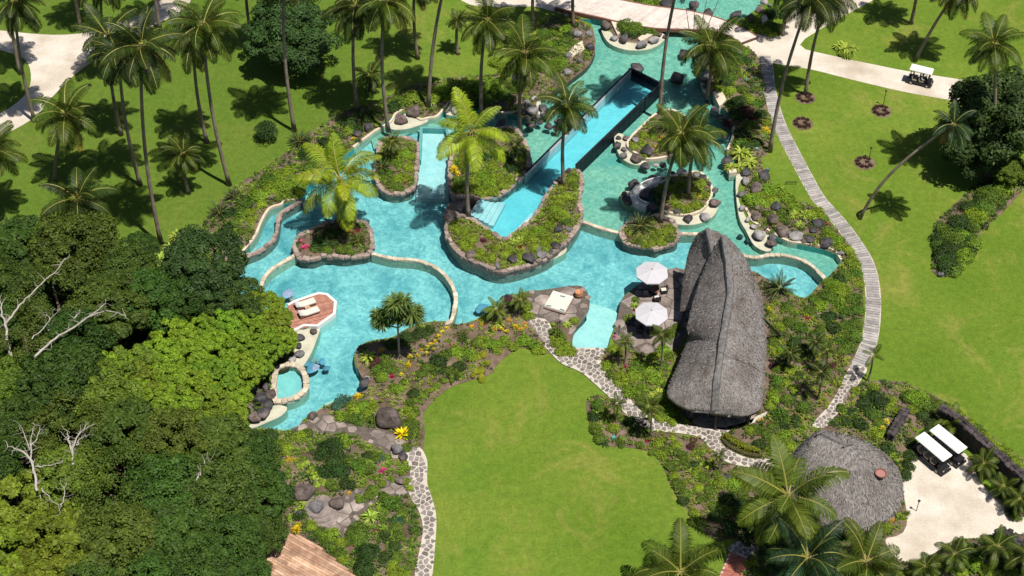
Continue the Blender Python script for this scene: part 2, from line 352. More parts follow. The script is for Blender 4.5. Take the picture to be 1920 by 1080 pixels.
mb.add([(p[0], p[1], -1.4) for p in pool] + [(p[0], p[1], 0.0) for p in pool], [(i, n + i, n + (i + 1) % n, (i + 1) % n) for i in range(n)])
struct(mb.build('pool_wall', 'poolwall'), 'tiled side walls of the pool basin')
struct(link('pool_water', sheet_mesh('pool_water', pool, [], WZ, M['water'])), 'clear turquoise water of the lagoon pools')
# shallow finger of the lower pool
fing = smooth(GP(pts('1096,570 1100,600 1078,625 1068,660 1136,662 1150,625 1160,590 1130,575'), -.45), True, 3)
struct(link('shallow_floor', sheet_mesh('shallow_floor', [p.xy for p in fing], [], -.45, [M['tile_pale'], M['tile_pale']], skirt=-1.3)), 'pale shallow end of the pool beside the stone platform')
# pale shelves just under or above the waterline
LEDGES = [('1086,46 1104,54 1116,75 1112,98 1099,116 1078,132 1055,146 1042,140 1058,112 1072,92 1084,72', .0), ('1130,50 1138,76 1160,89 1190,94 1222,90 1244,76 1246,64 1220,55 1180,55', .0),
 ('1152,254 1166,250 1184,268 1206,294 1212,306 1190,308 1168,298 1156,277', .0), ('1232,398 1290,406 1328,384 1347,384 1338,404 1312,418 1280,421 1248,413', .0),
 ('1380,330 1402,322 1400,400 1416,424 1450,440 1444,470 1416,461 1399,432 1385,402', .0), ('550,612 582,606 600,612 592,640 580,668 562,690 543,680', .0),
 ('482,782 512,760 538,763 528,778 503,790 472,802 466,790', .0), ('1012,488 1034,464 1056,459 1062,470 1042,483 980,507 952,510', -.05), ('843,186 868,186 880,200 862,213 836,213', .02),
 ('733,226 762,212 800,222 796,230 762,241 733,241', .0), ('985,150 1010,160 1012,215 990,215 976,190', .0), ('1165,360 1190,360 1200,380 1190,388 1168,378', .0), ('1300,90 1322,100 1335,175 1318,170 1308,130', -.02)]
for s, z in LEDGES:
    P = smooth(GP(pts(s), z), True, 3)
    o = link('pool_ledge', sheet_mesh('pool_ledge', [p.xy for p in P], [], z - .05, [M['ledge'], M['ledge']], skirt=-1.3)); struct(o, 'pale rendered ledge along the pool edge')

# ================================================================== sandy roads and courts, terraces
TERR = []
def flat(name, s, z, mat, label, sm=3, skirt=None):
    P = smooth(GP(pts(s), z), True, sm) if sm else GP(pts(s), z)
    if name == 'stone_terrace': TERR.append((struct(link(name, sheet_mesh(name, [p.xy for p in P], [], z, [M['joint'], M[mat]], skirt=skirt)), label), [p.xy for p in P], z)); return
    return struct(link(name, sheet_mesh(name, [p.xy for p in P], [], z, M[mat] if skirt is None else [M[mat], M[mat]], skirt=skirt)), label)
flat('sandy_road', '-60,56 0,57 60,63 120,65 185,57 230,38 275,22 310,-12 360,-14 345,18 300,42 240,75 190,105 140,140 95,185 62,222 0,256 -60,280 -60,235 0,213 45,180 58,150 52,118 30,102 -20,90 -60,86', .012, 'sand', 'pale sandy road curving between the palms at top left')
flat('sandy_road', '1378,52 1420,58 1462,68 1480,30 1545,-18 1660,-18 1560,42 1500,84 1560,104 1640,121 1700,133 1810,150 1960,170 1960,212 1800,190 1700,173 1600,150 1520,130 1440,117 1420,108 1396,88', .012, 'sand', 'pale sandy road crossing the right lawn to the bridge')
flat('sandy_court', '1668,850 1690,838 1712,842 1740,850 1810,850 1838,905 1870,930 1900,958 1935,975 1960,1000 1960,1020 1900,1000 1840,1008 1790,1012 1760,1032 1720,1052 1680,1048 1652,1012 1688,990 1684,962 1690,930 1690,890', .012, 'sand', 'pale sandy parking court for the golf carts')
flat('sandy_road', '860,-14 960,-14 1100,-10 1090,20 1050,24 1000,12 940,14 880,8', .012, 'sand', 'pale path leading to the bridge from the left')
flat('stone_terrace', '972,575 984,549 1010,545 1040,540 1080,535 1098,542 1106,565 1100,585 1086,605 1076,622 1070,648 1058,640 1040,606 1000,606 980,592', .062, 'terrace', 'grey brown stone platform carrying the white sunbed', 3, -1.3)
flat('stone_terrace', '1150,640 1157,605 1165,563 1183,546 1200,533 1240,510 1280,505 1300,560 1295,610 1272,650 1224,664 1192,658', .070, 'terrace', 'grey brown stone terrace under the white parasols', 3, -1.3)
flat('stone_terrace', '545,806 562,797 585,783 612,776 640,784 682,800 722,806 762,822 775,848 745,862 700,834 660,812 600,812', .078, 'terrace', 'grey brown stone terrace at the lower end of the pool', 3, -1.3)
flat('stone_terrace', '778,888 772,926 722,932 692,950 652,1000 632,1010 604,985 596,962 640,932 700,908', .085, 'terrace', 'worn stone path through the lower garden', 3)

# ================================================================== beds
BEDS = {}
def bed(key, s, label, top=.04, mound=.28, skirt=-1.3, mat='soil', step=.9):
    P = smooth(GP(pts(s), top), True, 3); poly = [p.xy for p in P]; BEDS[key] = (poly, top, mound)
    return struct(link('flower_bed', sheet_mesh('flower_bed', poly, [], top, [M[mat], M[mat]], step, mound, skirt)), label)
bed('nw', '372,440 400,395 440,350 490,318 530,290 560,262 610,230 640,208 700,192 745,172 780,158 830,146 930,138 960,110 1000,95 1012,50 1040,28 1085,25 1092,42 1112,56 1116,95 1101,124 1074,146 1046,168 1006,190 994,215 972,214 940,209 905,204 882,193 868,186 849,183 834,206 800,219 765,208 738,212 701,242 665,272 640,289 605,312 570,347 560,372 527,381 505,388 490,410 478,440 455,475 410,495', 'planted bank along the north west side of the pools')
bed('ne', '1308,95 1330,66 1392,84 1424,110 1437,160 1438,200 1450,240 1440,285 1428,300 1446,340 1486,372 1528,388 1566,428 1598,468 1582,488 1573,479 1546,467 1501,457 1471,449 1440,438 1413,418 1399,392 1396,370 1398,340 1404,322 1396,306 1368,294 1366,280 1379,260 1373,222 1353,195 1338,176 1326,160 1318,135', 'planted rocky bank between the pool and the slat path')
bed('r', '1582,488 1600,470 1618,520 1619,600 1606,660 1586,705 1566,745 1528,792 1490,812 1452,852 1420,858 1376,840 1352,818 1372,802 1412,790 1436,768 1444,690 1440,535 1476,548 1510,559 1538,532 1552,520', 'densely planted bed on the right of the long thatched hut', .06)
bed('p', '668,655 690,642 735,634 762,617 800,605 842,604 860,608 890,602 905,592 928,582 952,562 978,548 990,560 984,590 1005,612 1030,650 1022,664 985,652 960,660 932,684 918,702 872,716 838,730 804,760 790,790 788,832 778,850 758,850 740,812 705,795 688,770 640,790 626,770 640,752 672,738 690,725 672,695', 'planted peninsula with the pandanus tree', .05, .4)
bed('sw', '470,806 505,804 545,808 575,800 605,812 660,816 700,838 745,866 768,858 772,885 700,908 640,932 596,962 604,985 632,1010 655,1000 692,950 722,934 770,930 786,962 792,1000 784,1045 775,1100 660,1100 612,1030 545,985 500,950 470,900 460,840', 'lush garden below the lower end of the pool', .05, .35)
bed('m', '1116,672 1135,652 1192,660 1226,668 1272,652 1296,640 1300,700 1275,760 1300,800 1240,788 1196,766 1160,732 1132,700', 'planted bed on the left of the long thatched hut', .05, .25)
bed('l', '1100,752 1118,740 1150,752 1180,782 1206,800 1240,806 1272,814 1312,822 1338,848 1362,868 1402,878 1450,890 1475,930 1490,990 1465,1040 1420,1030 1380,1010 1340,1012 1310,982 1266,926 1242,872 1216,846 1170,838 1126,832 1104,790', 'planted bed along the right edge of the near lawn', .05, .25)
bed('n', '1036,606 1058,600 1080,590 1086,606 1074,622 1072,660 1052,664 1040,645', 'small planted bed beside the flagstone path', .06, .15)
bed('hedge', '1905,332 1925,345 1880,398 1842,432 1828,470 1802,502 1772,518 1748,508 1750,462 1752,420 1786,388 1828,346 1868,326', 'long kidney shaped shrub bed on the right lawn', .05, .2)
bed('k', '1590,722 1640,714 1700,718 1762,748 1794,766 1834,796 1884,836 1925,866 1975,920 1975,1000 1925,975 1874,918 1838,876 1800,812 1760,800 1722,805 1712,850 1690,900 1684,880 1664,866 1622,812 1560,804 1546,792 1562,756', 'planted bed around the golf cart court', .05, .25, 0)
bed('br', '1440,1010 1490,990 1560,1004 1610,1000 1660,986 1690,990 1660,1012 1684,1048 1722,1052 1762,1032 1792,1012 1842,1008 1900,1000 1975,1020 1975,1110 1420,1110 1415,1050', 'planted bed at the lower right corner', .05, .3, 0)
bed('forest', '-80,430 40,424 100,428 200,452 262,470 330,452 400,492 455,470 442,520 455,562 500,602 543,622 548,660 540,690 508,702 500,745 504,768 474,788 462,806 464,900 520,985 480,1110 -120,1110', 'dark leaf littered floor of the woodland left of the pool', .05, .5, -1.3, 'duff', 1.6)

bed('h1', '1236,792 1262,740 1300,640 1282,505 1345,510 1442,525 1452,700 1440,782 1390,795 1345,800 1290,796', 'bare earth under and around the long thatched hut', .022, 0, None, step=None)
bed('h2', '1430,865 1470,820 1500,796 1560,792 1650,800 1690,850 1690,900 1700,985 1655,1010 1500,1015 1440,1005 1440,900', 'planted earth around the round thatched hut', .022, 0, None, step=None)
bed('h3', '560,800 600,768 640,748 700,740 785,770 795,840 775,960 700,940 600,850', 'planted earth around the lower stone terrace', .022, 0, None, step=None)
bed('h4', '545,985 600,1000 660,1080 640,1110 500,1110 500,960', 'earth beside the timber roof', .022, 0, None, step=None)
_BB = {}
def gz(x, y):
    z = 0.0
    for k, (poly, top, mound) in BEDS.items():
        if k not in _BB: _BB[k] = (min(p[0] for p in poly), max(p[0] for p in poly), min(p[1] for p in poly), max(p[1] for p in poly))
        b = _BB[k]
        if b[0] < x < b[1] and b[2] < y < b[3] and inside(poly, x, y):
            d = edge_dist(poly, np.array([x]), np.array([y]))[0]
            z = max(z, top + mound * min(1, d / 2) + (mnoise.noise((x * .5, y * .5, 3.3)) * .18 * min(1, d) if mound else 0))
    return z
# ---- raised islets with stone rims
ISL = {}
def islet(key, s, z, label, rim='brownstone', mound=.2, step=.6, sm=4):
    P = smooth(GP(pts(s), z), True, sm); poly = [p.xy for p in P]; BEDS[key] = (poly, z - .08, mound); ISL[key] = (P, z)
    r = link('planted_islet', sheet_mesh('planted_islet', poly, [], z - .08, [M['soil'], M[rim]], step, mound, -1.3)); struct(r, label); return r
def stones(P, z, mat, wd, ln, parent, name='rim_stone', closed=True, h=.35):
    Q = resample(P, ln, closed); m_ = len(Q); res = []
    for i in range(m_ if closed else m_ - 1):
        a, c = Q[i], Q[(i + 1) % m_]; d = c - a
        o = link(name, STONE[mat][i % 5], parent, ((a + c) / 2).to_3d() + Vector((0, 0, 0)))
        o.location.z = z + rng.uniform(-.07, .06) * (2 if mat == 'brownstone' else .6); o.scale = (d.length * rng.uniform(.96, 1.15), wd * rng.uniform(.75, 1.5 if mat == 'brownstone' else 1.15), h * rng.uniform(.9, 1.4)); o.rotation_euler = (rng.uniform(-.05, .05), rng.uniform(-.05, .05), math.atan2(d.y, d.x) + rng.uniform(-.06, .06)); res.append(o)
    return res
STONE = {}
for mk in ('coping', 'brownstone', 'lava'):
    STONE[mk] = []
    for k in range(5):
        bm = bmesh.new(); bmesh.ops.create_cube(bm, size=1.0)
        bmesh.ops.bevel(bm, geom=list(bm.edges), offset=.14, segments=1, affect='EDGES')
        for v in bm.verts: v.co += Vector(rng.uniform(-.05, .05, 3))
        me = bpy.data.meshes.new('stone'); bm.to_mesh(me); bm.free(); me.materials.append(M[mk]); STONE[mk].append(me)
for key, s, z, label, rim in (
 ('A', '714,266 735,258 775,262 784,272 782,302 776,350 748,362 726,360 708,342 705,310', .3, 'small planted islet left of the narrow pool channel', 'brownstone'),
 ('B', '553,466 556,448 580,432 615,418 650,410 680,416 694,432 698,462 692,474 660,480 640,482 610,478 585,486 562,482', .3, 'planted islet in the left pool under the bright palm', 'brownstone'),
 ('C', '846,300 852,268 880,250 925,243 962,240 985,268 992,296 985,325 940,364 915,372 880,368 846,362', .82, 'planted islet between the channel and the lap pool', 'brownstone'),
 ('D', '838,440 840,416 856,404 876,408 905,424 944,450 962,438 1000,410 1012,388 1022,370 1040,346 1068,318 1086,320 1091,345 1085,375 1091,405 1072,440 1052,460 1022,484 962,504 926,506 902,495 866,479', .82, 'winding planted islet around the lap pool steps', 'brownstone'),
 ('F', '1168,428 1190,412 1225,405 1258,412 1270,432 1268,452 1240,460 1230,466 1212,462 1190,460 1168,448', .3, 'planted islet with the dark cycad above the long hut', 'brownstone'),
 ('G', '1233,211 1207,233 1182,258 1178,274 1203,293 1224,297 1262,290 1285,278 1300,255 1292,226 1262,206', .25, 'planted islet with cream kerb beside the glass lap wall', 'cream'),
 ('H', '1245,336 1275,326 1310,322 1330,340 1335,360 1328,378 1315,393 1290,402 1262,399 1240,392 1234,370 1228,352', .25, 'round planted islet with cream kerb and white slide', 'cream')):
    r = islet(key, s, z, label, rim)
    if rim == 'brownstone': stones(ISL[key][0], z - .10, 'brownstone', .42, .62, r)
    else:
        mb = MB(); ribbon(mb, ISL[key][0], .25, -1.3, z + .03, 0, True); mb.build('kerb', 'cream', r)
# the bridge islet
r = islet('I', '1142,38 1150,62 1170,74 1200,78 1226,72 1236,60 1215,50 1180,44', .22, 'small rocky islet beside the bridge', 'cream')

# ---- walls between the pool levels: low curved walls capped with pale stones
def pool_wall(s, desc, z=.12, mat='coping', wd=.42):
    P = smooth(GP(pts(s), z), False, 4); root = link('pool_divider', None, None, P[0])
    mb = MB(); ribbon(mb, [p - P[0] for p in P], wd * .8, -1.35, z - .1); mb.build('wall_core', mat, root)
    for o in stones(P, z - .06, mat, wd, .55, root, 'coping_stone', False, .2): o.location -= P[0]
    tag(root, desc, 'pool wall', '', 'low curved walls between pool levels'); return root
pool_wall('490,556 491,530 504,509 530,491 555,477', 'pale stone topped wall curving round the left end of the lounger pool')
pool_wall('697,475 735,484 782,488 815,500 838,520 850,540 855,560 851,585 845,602 828,610', 'long pale stone topped wall around the lounger pool, right of its islet')
pool_wall('1086,413 1120,425 1145,432 1168,438', 'short pale stone wall between the lap pool islet and the cycad islet')
pool_wall('1268,438 1300,438 1332,441 1362,456 1392,478 1420,482 1445,477 1480,480 1510,490 1530,505 1546,522', 'pale stone topped wall passing behind the long thatched hut')
pool_wall('450,482 478,473 500,460 516,442 521,420 524,402 540,390 566,376', 'brown and pale stone wall at the far left pool', .12, 'brownstone')
# cream kerbs
def kerb(s, desc, wd=.25, z=.14):
    P = smooth(GP(pts(s), z), False, 4); mb = MB(); ribbon(mb, P, wd, -1.3, z)
    tag(mb.build('kerb', 'cream'), desc, 'kerb', '', 'cream pool kerbs')
kerb('662,275 684,258 705,243 732,227 742,212 760,202', 'cream kerb left of the brown boulders on the north bank')
kerb('778,214 788,223 802,220 818,217 830,205 847,184 868,186 878,193', 'cream kerb round the pale pool alcove')
kerb('910,204 925,207 942,210 958,210 974,206', 'short cream kerb beside the dark boulder behind the left pool')
kerb('455,470 478,441 491,411 506,389 527,382 531,376 545,373 562,372', 'stepped cream kerb at the far left pool edge')
kerb('1398,388 1405,402 1412,414 1430,424 1447,434 1477,450 1510,455 1546,461 1566,470 1578,486', 'long cream kerb under the rocky right bank')
kerb('1350,192 1362,205 1370,220 1376,242 1372,263 1364,280', 'cream kerb of the right alcove behind the twin palms')
def block(s, desc, z=.45, mat='cream'):
    mb = MB(); mb.prism([p.xy for p in GP(pts(s), z)], -.6, z); tag(mb.build('pale_block', mat), desc, 'stone block', '', 'cream blocks by the water')
block('1146,40 1160,37 1164,60 1158,65', 'cream slab standing left of the shrub on the bridge islet')
block('1196,72 1212,57 1224,65 1202,77', 'cream flat slab right of the shrub on the bridge islet')
block('1336,172 1352,167 1363,188 1349,199', 'cream slab at the waterside below the bridge end palm')
block('1078,84 1092,76 1096,92 1072,106 1064,100', 'cream slab among boulders on the bank left of the bridge')
block('1366,318 1380,316 1382,322 1368,325', 'small cream slab under the big strap leaved lilies')
block('1428,30 1436,26 1440,36 1430,42', 'small cream slab beside the upper pool')
# narrow channel frame
mb = MB(); ribbon(mb, GP(pts('786,300 788,270 790,239 836,240 844,262'), .2), .35, -1.3, .2)
tag(mb.build('channel_frame', 'poolwall'), 'dark frame wall at the head of the narrow pool channel', 'pool wall')
P = GP(pts('790,240 845,242 846,300 842,372 780,372 786,300'), -.5)
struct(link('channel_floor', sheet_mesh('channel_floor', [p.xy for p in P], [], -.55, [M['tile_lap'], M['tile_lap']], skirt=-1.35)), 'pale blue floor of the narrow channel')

# ================================================================== lap pool with glass side
LT = 1.2
a = G(1183, 128, LT); c = G(1239, 156, LT); d = (G(1080, 309, LT) - c).normalized(); nrm = (c - a); Lr = (G(1080, 309, LT) - c).length
root = link('lap_pool', None, None, a); tag(root, 'raised straight lap pool with dark glass side wall', 'lap pool')
end = [G(x, y, .8) for x, y in pts('1070,330 1022,372 1006,398 945,448 880,408 900,372 940,360')]
lane = [a, c, c + d * Lr] + end[1:] + [G(985, 324, .8)]
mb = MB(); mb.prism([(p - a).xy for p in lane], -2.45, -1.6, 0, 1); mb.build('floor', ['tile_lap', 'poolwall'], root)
struct(link('lap_water', sheet_mesh('lap_water', [p.xy for p in lane], [], .80, M['waterlap'])), 'clear blue water filling the raised lap pool')
npan = 16
for k in range(npan):
    p0, p1 = c + d * (Lr * k / npan), c + d * (Lr * (k + 1) / npan - .06)
    mb = MB(); ribbon(mb, [p0 - a, p1 - a], .10, -2.4, -.03); mb.build('glass_panel', 'glass', root)
    mb = MB(); ribbon(mb, [p1 - a, p1 - a + d * .06], .16, -2.4, -.02); mb.build('post', 'black', root)
mb = MB(); ribbon(mb, [c - a + d * -.2, c - a + d * Lr], .2, -.03, .04); mb.build('top_rail', 'darkmetal', root)
for k in range(4):
    p0, p1 = a.lerp(c, k / 4), a.lerp(c, (k + 1) / 4 - .01); mb = MB(); ribbon(mb, [p0 - a, p1 - a], .12, -2.4, 0); mb.build('glass_panel', 'glass', root)
mb = MB(); ribbon(mb, [(0, 0), c - a], .22, 0, .05); mb.build('end_rail', 'darkmetal', root)
e2 = G(985, 324, LT); mb = MB(); ribbon(mb, [Vector((0, 0, 0)), e2 - a], .2, -2.4, -.06); mb.build('far_wall', 'tile_lap', root); mb = MB(); ribbon(mb, [Vector((0, 0, 0)), e2 - a], .2, -.06, .0); mb.build('wall_cap', 'black', root)
for k in range(5):       # steps down into the lap pool
    o_ = G(884 + k * 9, 404 + k * 2.4, .7) ; q = G(903 + k * 10, 374 - k * .8, .7); mb = MB(); ribbon(mb, [o_ - a, q - a], .55, -2.4, -.48 - k * .17); mb.build('step', 'tile_pale', root)
o_, q = G(1003, 402, .7), G(968, 440, .7); mb = MB(); ribbon(mb, [o_ - a, q - a], .9, -2.4, -.50); mb.build('bench', 'tile_pale', root)
# cascade from the lap pool steps
mb = MB(); 
for k in range(5):
    p0, p1 = G(850 - k * 4, 408 + k * 1.5, .7 - k * .17), G(872 - k * 7, 376 + k * 1.5, .7 - k * .17); ribbon(mb, [p0, p1], .5, -1.3, .72 - k * .17)
tag(mb.build('cascade_steps', 'brownstone'), 'stepped stone cascade left of the lap pool steps', 'steps')

# ---- white slide on the round islet
P = smooth(GP(pts('1247,334 1230,338 1215,343 1198,353 1189,364 1193,375 1203,381 1214,385'), .5), False, 4)
root = link('water_slide', None, None, P[0]); tag(root, 'white curved water slide on the round islet', 'slide')
for off, h0, nm in ((0, -.25, 'chute'), (.38, .05, 'side_wall'), (-.38, .05, 'side_wall')):
    Q = []
    for i, p in enumerate(P):
        dd = (P[min(i + 1, len(P) - 1)] - P[max(i - 1, 0)]).normalized(); Q.append(p - P[0] + Vector((-dd.y, dd.x, 0)) * off)
    mb = MB(); ribbon(mb, Q, .7 if off == 0 else .12, -1.6, h0); mb.build(nm, 'whitepaint', root)
# ---- hot tub
P = smooth(GP(pts('517,694 532,684 548,682 566,692 574,712 573,730 556,744 532,751 514,748'), .25), True, 4); c0 = sum(P, Vector()) / len(P)
root = link('hot_tub', None, None, c0); tag(root, 'round stone rimmed hot tub at the pool edge', 'hot tub')
Q = [p - c0 for p in P]; mb = MB(); ribbon(mb, Q, .35, -1.6, -.1, 0, True); mb.build('wall', 'ledge', root)
mb = MB(); mb.prism([q.xy for q in Q], -1.6, -.75); mb.build('floor', 'tile_pale', root)
for o in stones(P, .22, 'coping', .55, .55, root, 'coping_stone', True, .2): o.location -= c0
mb = MB(); mb.add([(q.x, q.y, -.12) for q in Q], [tuple(range(len(Q)))]); mb.build('water', 'waterpale', root)
# curved entry steps
for k in range(3):
    P = smooth(GP(pts(f'{588 + k * 2},{788 - k * 6} {603 + k * 1},{772 - k * 5} {618},{764 - k * 5} {638 - k * 2},{757 - k * 4}'), 0), False, 4)
    mb = MB(); ribbon(mb, P, .6, -1.3, .02 - k * .14); struct(mb.build('pool_step', 'ledge'), 'curved pale step at the lower end of the pool')

# ================================================================== flagstone paths
EXCL = [t[1] for t in TERR]
def flag_path(s, label, sp=.44, z=.10, mat='grout'):
    P = smooth(GP(pts(s), z), True, 3); poly = [p.xy for p in P]; EXCL.append(poly); root = struct(link('flagstone_path', sheet_mesh('flagstone_path', poly, [], z, M[mat])), label)
    return cells(root, poly, z, sp, 'flag', 'flagstone', .06)
def cells(root, poly, z, sp, mat, name, gap):
    xs = [p[0] for p in poly]; ys = [p[1] for p in poly]; S = []
    tries = int((max(xs) - min(xs)) * (max(ys) - min(ys)) / sp / sp * 14)
    cell = {}
    for x, y in zip(rng.uniform(min(xs) - 1, max(xs) + 1, tries), rng.uniform(min(ys) - 1, max(ys) + 1, tries)):
        ci, cj = int(x // sp), int(y // sp); ok = True
        for i in (-1, 0, 1):
            for j in (-1, 0, 1):
                for q in cell.get((ci + i, cj + j), ()):
                    if (q[0] - x) ** 2 + (q[1] - y) ** 2 < sp * sp * .72: ok = False
        if ok: cell.setdefault((ci, cj), []).append((x, y)); S.append((x, y))
    S = np.array(S); k = inside_np(poly, S[:, 0], S[:, 1]); cand = [tuple(p) for p in S[k]]; S = [tuple(p) for p in S]
    ed = edge_dist(poly, np.array([p[0] for p in cand]), np.array([p[1] for p in cand])); cnt = 0; rest = MB()
    order = sorted(range(len(cand)), key=lambda i: cand[i][1])
    for i in order:
        x, y = cand[i]
        if ed[i] < .09: continue
        cel = [Vector((x + sp * 1.3 * math.cos(t * math.pi / 4), y + sp * 1.3 * math.sin(t * math.pi / 4))) for t in range(8)]
        for q in S:
            dx, dy = q[0] - x, q[1] - y; dd = math.hypot(dx, dy)
            if dd < 1e-6 or dd > sp * 3.5: continue
            nx, ny = dx / dd, dy / dd; lim = dd / 2 - rng.uniform(.5, 1.0) * gap; out = []
            for j in range(len(cel)):
                p, q2 = cel[j], cel[(j + 1) % len(cel)]; da = (p.x - x) * nx + (p.y - y) * ny - lim; db = (q2.x - x) * nx + (q2.y - y) * ny - lim
                if da <= 0: out.append(p)
                if da * db < 0: out.append(p.lerp(q2, da / (da - db)))
            cel = out
            if len(cel) < 3: break
        if len(cel) < 3: continue
        cen = sum(cel, Vector((0, 0))) / len(cel); lim = ed[i] + sp * .12
        cel = [cen + (p - cen) * min(1.0, lim / max(1e-6, (p - cen).length)) * rng.uniform(.93, 1.0) for p in cel]
        if cnt < 300:
            mb = MB(); mb.prism([p - cen for p in cel], 0, rng.uniform(.02, .045)); mb.build(name, mat, root, loc=(cen.x, cen.y, z)); cnt += 1
        else: rest.prism(cel, z, z + .03)
    if rest.v: o = rest.build(name + 's', mat, root); o['kind'] = 'stuff'
    return root
flag_path('758,845 786,838 801,864 801,905 812,940 818,970 816,1020 806,1095 774,1095 785,1040 793,990 784,955 767,925 769,880', 'pale mortared flagstone path along the left of the near lawn')
flag_path('975,598 1022,598 1038,625 1050,652 1066,656 1080,652 1136,654 1126,672 1134,692 1162,726 1198,766 1218,784 1206,800 1180,782 1150,752 1118,722 1088,697 1054,682 1028,657 1008,632 985,608', 'pale mortared flagstone path between the near lawn and the pool')
flag_path('1206,783 1242,787 1290,798 1345,802 1395,792 1436,772 1432,786 1380,803 1354,818 1364,840 1402,856 1446,862 1448,884 1402,876 1362,866 1337,846 1312,820 1272,812 1226,808 1206,802', 'pale mortared flagstone path in front of the long thatched hut')
flag_path('1592,690 1626,690 1612,716 1592,750 1562,785 1546,801 1522,798 1556,758 1576,724', 'pale mortared flagstone path from the slat path to the round hut', .38)
flag_path('1366,1032 1386,1014 1414,1024 1404,1049', 'small patch of flagstones above the red brick path')
for k, (root, poly, z) in enumerate(TERR): cells(root, poly, z, (1.25, 1.4, .95, .9)[k], 'terrace', 'paving_slab', .035)
# red brick path at the bottom
q = GP(pts('1368,1034 1403,1049 1388,1100 1340,1100'), .09); root = struct(link('brick_path', sheet_mesh('brick_path', [p.xy for p in q], [], .09, M['grout'])), 'red brick path at the bottom edge')
for i in range(16):
    e0, e1 = q[0].lerp(q[3], i / 16), q[1].lerp(q[2], i / 16); f0, f1 = q[0].lerp(q[3], (i + .93) / 16), q[1].lerp(q[2], (i + .93) / 16)
    for j in range(5):
        t0, t1 = max(0, (j + (.5 if i % 2 else 0)) / 5), min(1, (j + .96 + (.5 if i % 2 else 0)) / 5)
        if t0 >= 1: continue
        mb = MB(); mb.prism([e0.lerp(e1, t0), e0.lerp(e1, t1), f0.lerp(f1, t1), f0.lerp(f1, t0)], .09, .12); mb.build('brick', 'brick', root)
# slat path on the right lawn
P = smooth(GP(pts('1434,105 1438,130 1441,160 1448,192 1462,235 1484,280 1508,325 1535,372 1572,414 1603,455 1626,495 1636,540 1637,590 1630,640 1614,678 1602,698'), .02), False, 6)
mb = MB(); ribbon(mb, P, 1.5, -.05, .02); root = struct(mb.build('slat_path', 'grout'), 'curving path of pale crosswise slabs along the right lawn')
Q = resample(P, .34)
for i in range(len(Q) - 1):
    p0, p1 = Q[i], Q[i + 1]; dd = p1 - p0; mb = MB(); mb.box((0, 0, 0), (dd.length * .86, rng.uniform(1.2, 1.48), .06))
    o = mb.build('paving_slab', 'slab', root); o.location = ((p0 + p1) / 2).to_3d() + Vector((0, 0, .03)); o.rotation_euler = (0, 0, math.atan2(dd.y, dd.x) + rng.uniform(-.04, .04))

# ================================================================== bridge
upE = smooth(GP(pts('1090,-14 1167,0 1220,10 1293,20 1345,33 1392,52 1420,68'), .5), False, 6)
loE = smooth(GP(pts('1040,14 1127,33 1147,38 1190,47 1227,53 1280,55 1340,58 1388,80'), .5), False, 6)
nP = 72; U_, L_ = resample(upE, 1.0), resample(loE, 1.0)
def lerpl(P, t):
    k = t * (len(P) - 1); i = min(int(k), len(P) - 2); return P[i].lerp(P[i + 1], k - i)
bp = L_[0].copy(); bp.z = 0
root = link('footbridge', None, None, bp); tag(root, 'wide pale boarded bridge with brown edge beams over the pool', 'bridge')
for i in range(nP):
    t0, t1 = i / nP, (i + .94) / nP; mb = MB(); mb.prism([(lerpl(L_, t0) - bp), (lerpl(L_, t1) - bp), (lerpl(U_, t1) - bp), (lerpl(U_, t0) - bp)], .42, .5 + rng.uniform(-.006, .006)); mb.build('plank', 'bridge', root)
for P in (L_, U_):
    mb = MB(); ribbon(mb, [p - bp for p in P], .22, .12, .53); mb.build('edge_beam', 'beam', root)
mb = MB(); mb.prism([p - bp for p in L_] + [p - bp for p in U_[::-1]], .2, .38, bottom=True); mb.build('underframe', 'beam', root)
# ================================================================== thatched huts
def loft(secs, n):
    """sections of (left eave, ridge, right eave) -> grid of points across the roof, slightly bellied"""
    rows = []
    for l, r, e in secs:
        row = []
        for k in range(n + 1):
            t = k / n
            p = l.lerp(r, t * 2) if t <= .5 else r.lerp(e, t * 2 - 1)
            s = abs(t - .5) * 2; w_ = (p - r).length if (p - r).length > 0 else 1
            p = p.copy(); p.z += math.sin(s * math.pi) * .045 * max((l - r).length, (e - r).length); row.append(p)
        rows.append(row)
    return rows
def densify(secs, n):
    A = [smooth([s[i] for s in secs], False, n) for i in range(3)]; return list(zip(*A))
def strands(rows, per, ln, base, name, parent, lift=.05):
    """thousands of single reeds lying down the slope of a thatched roof"""
    Cc, Nn, U, Ls, rn = [], [], [], [], []
    nr, nc = len(rows) - 1, len(rows[0]) - 1
    for i in range(nr):
        for j in range(nc):
            a, b_, c_, d_ = rows[i][j], rows[i][j + 1], rows[i + 1][j + 1], rows[i + 1][j]
            ar = ((b_ - a).cross(d_ - a)).length; m_ = rng.poisson(ar * per)
            if not m_: continue
            nn = (b_ - a).cross(d_ - a)
            if nn.length < 1e-9: continue
            nn.normalize();  nn = nn if nn.z > 0 else -nn
            down = Vector((0, 0, -1)) - nn * (-nn.z)
            if down.length < .05: down = (b_ - a)
            down.normalize()
            for _ in range(m_):
                u, v = rng.random(), rng.random(); p = a.lerp(b_, u).lerp(d_.lerp(c_, u), v)
                dr = (down + Vector(rng.normal(size=3)) * .28 + nn * .06).normalized()
                Cc.append(p - base + nn * rng.uniform(0.0, lift)); Nn.append(nn + Vector(rng.normal(size=3)) * .35); U.append(dr); Ls.append(rng.uniform(.5, 1) * ln); rn.append(rng.random())
    me = leaf_mesh(name, np.array(Cc), np.array(Nn), np.array(U), np.array(Ls), .05, np.array(rn), 'reed')
    o = link(name, me, parent); o['kind'] = 'stuff'; o.color = (.232, .21, .203, 1); return o
M['reed'] = foliage('reed', .05, .9, .1, .45, 1.55)
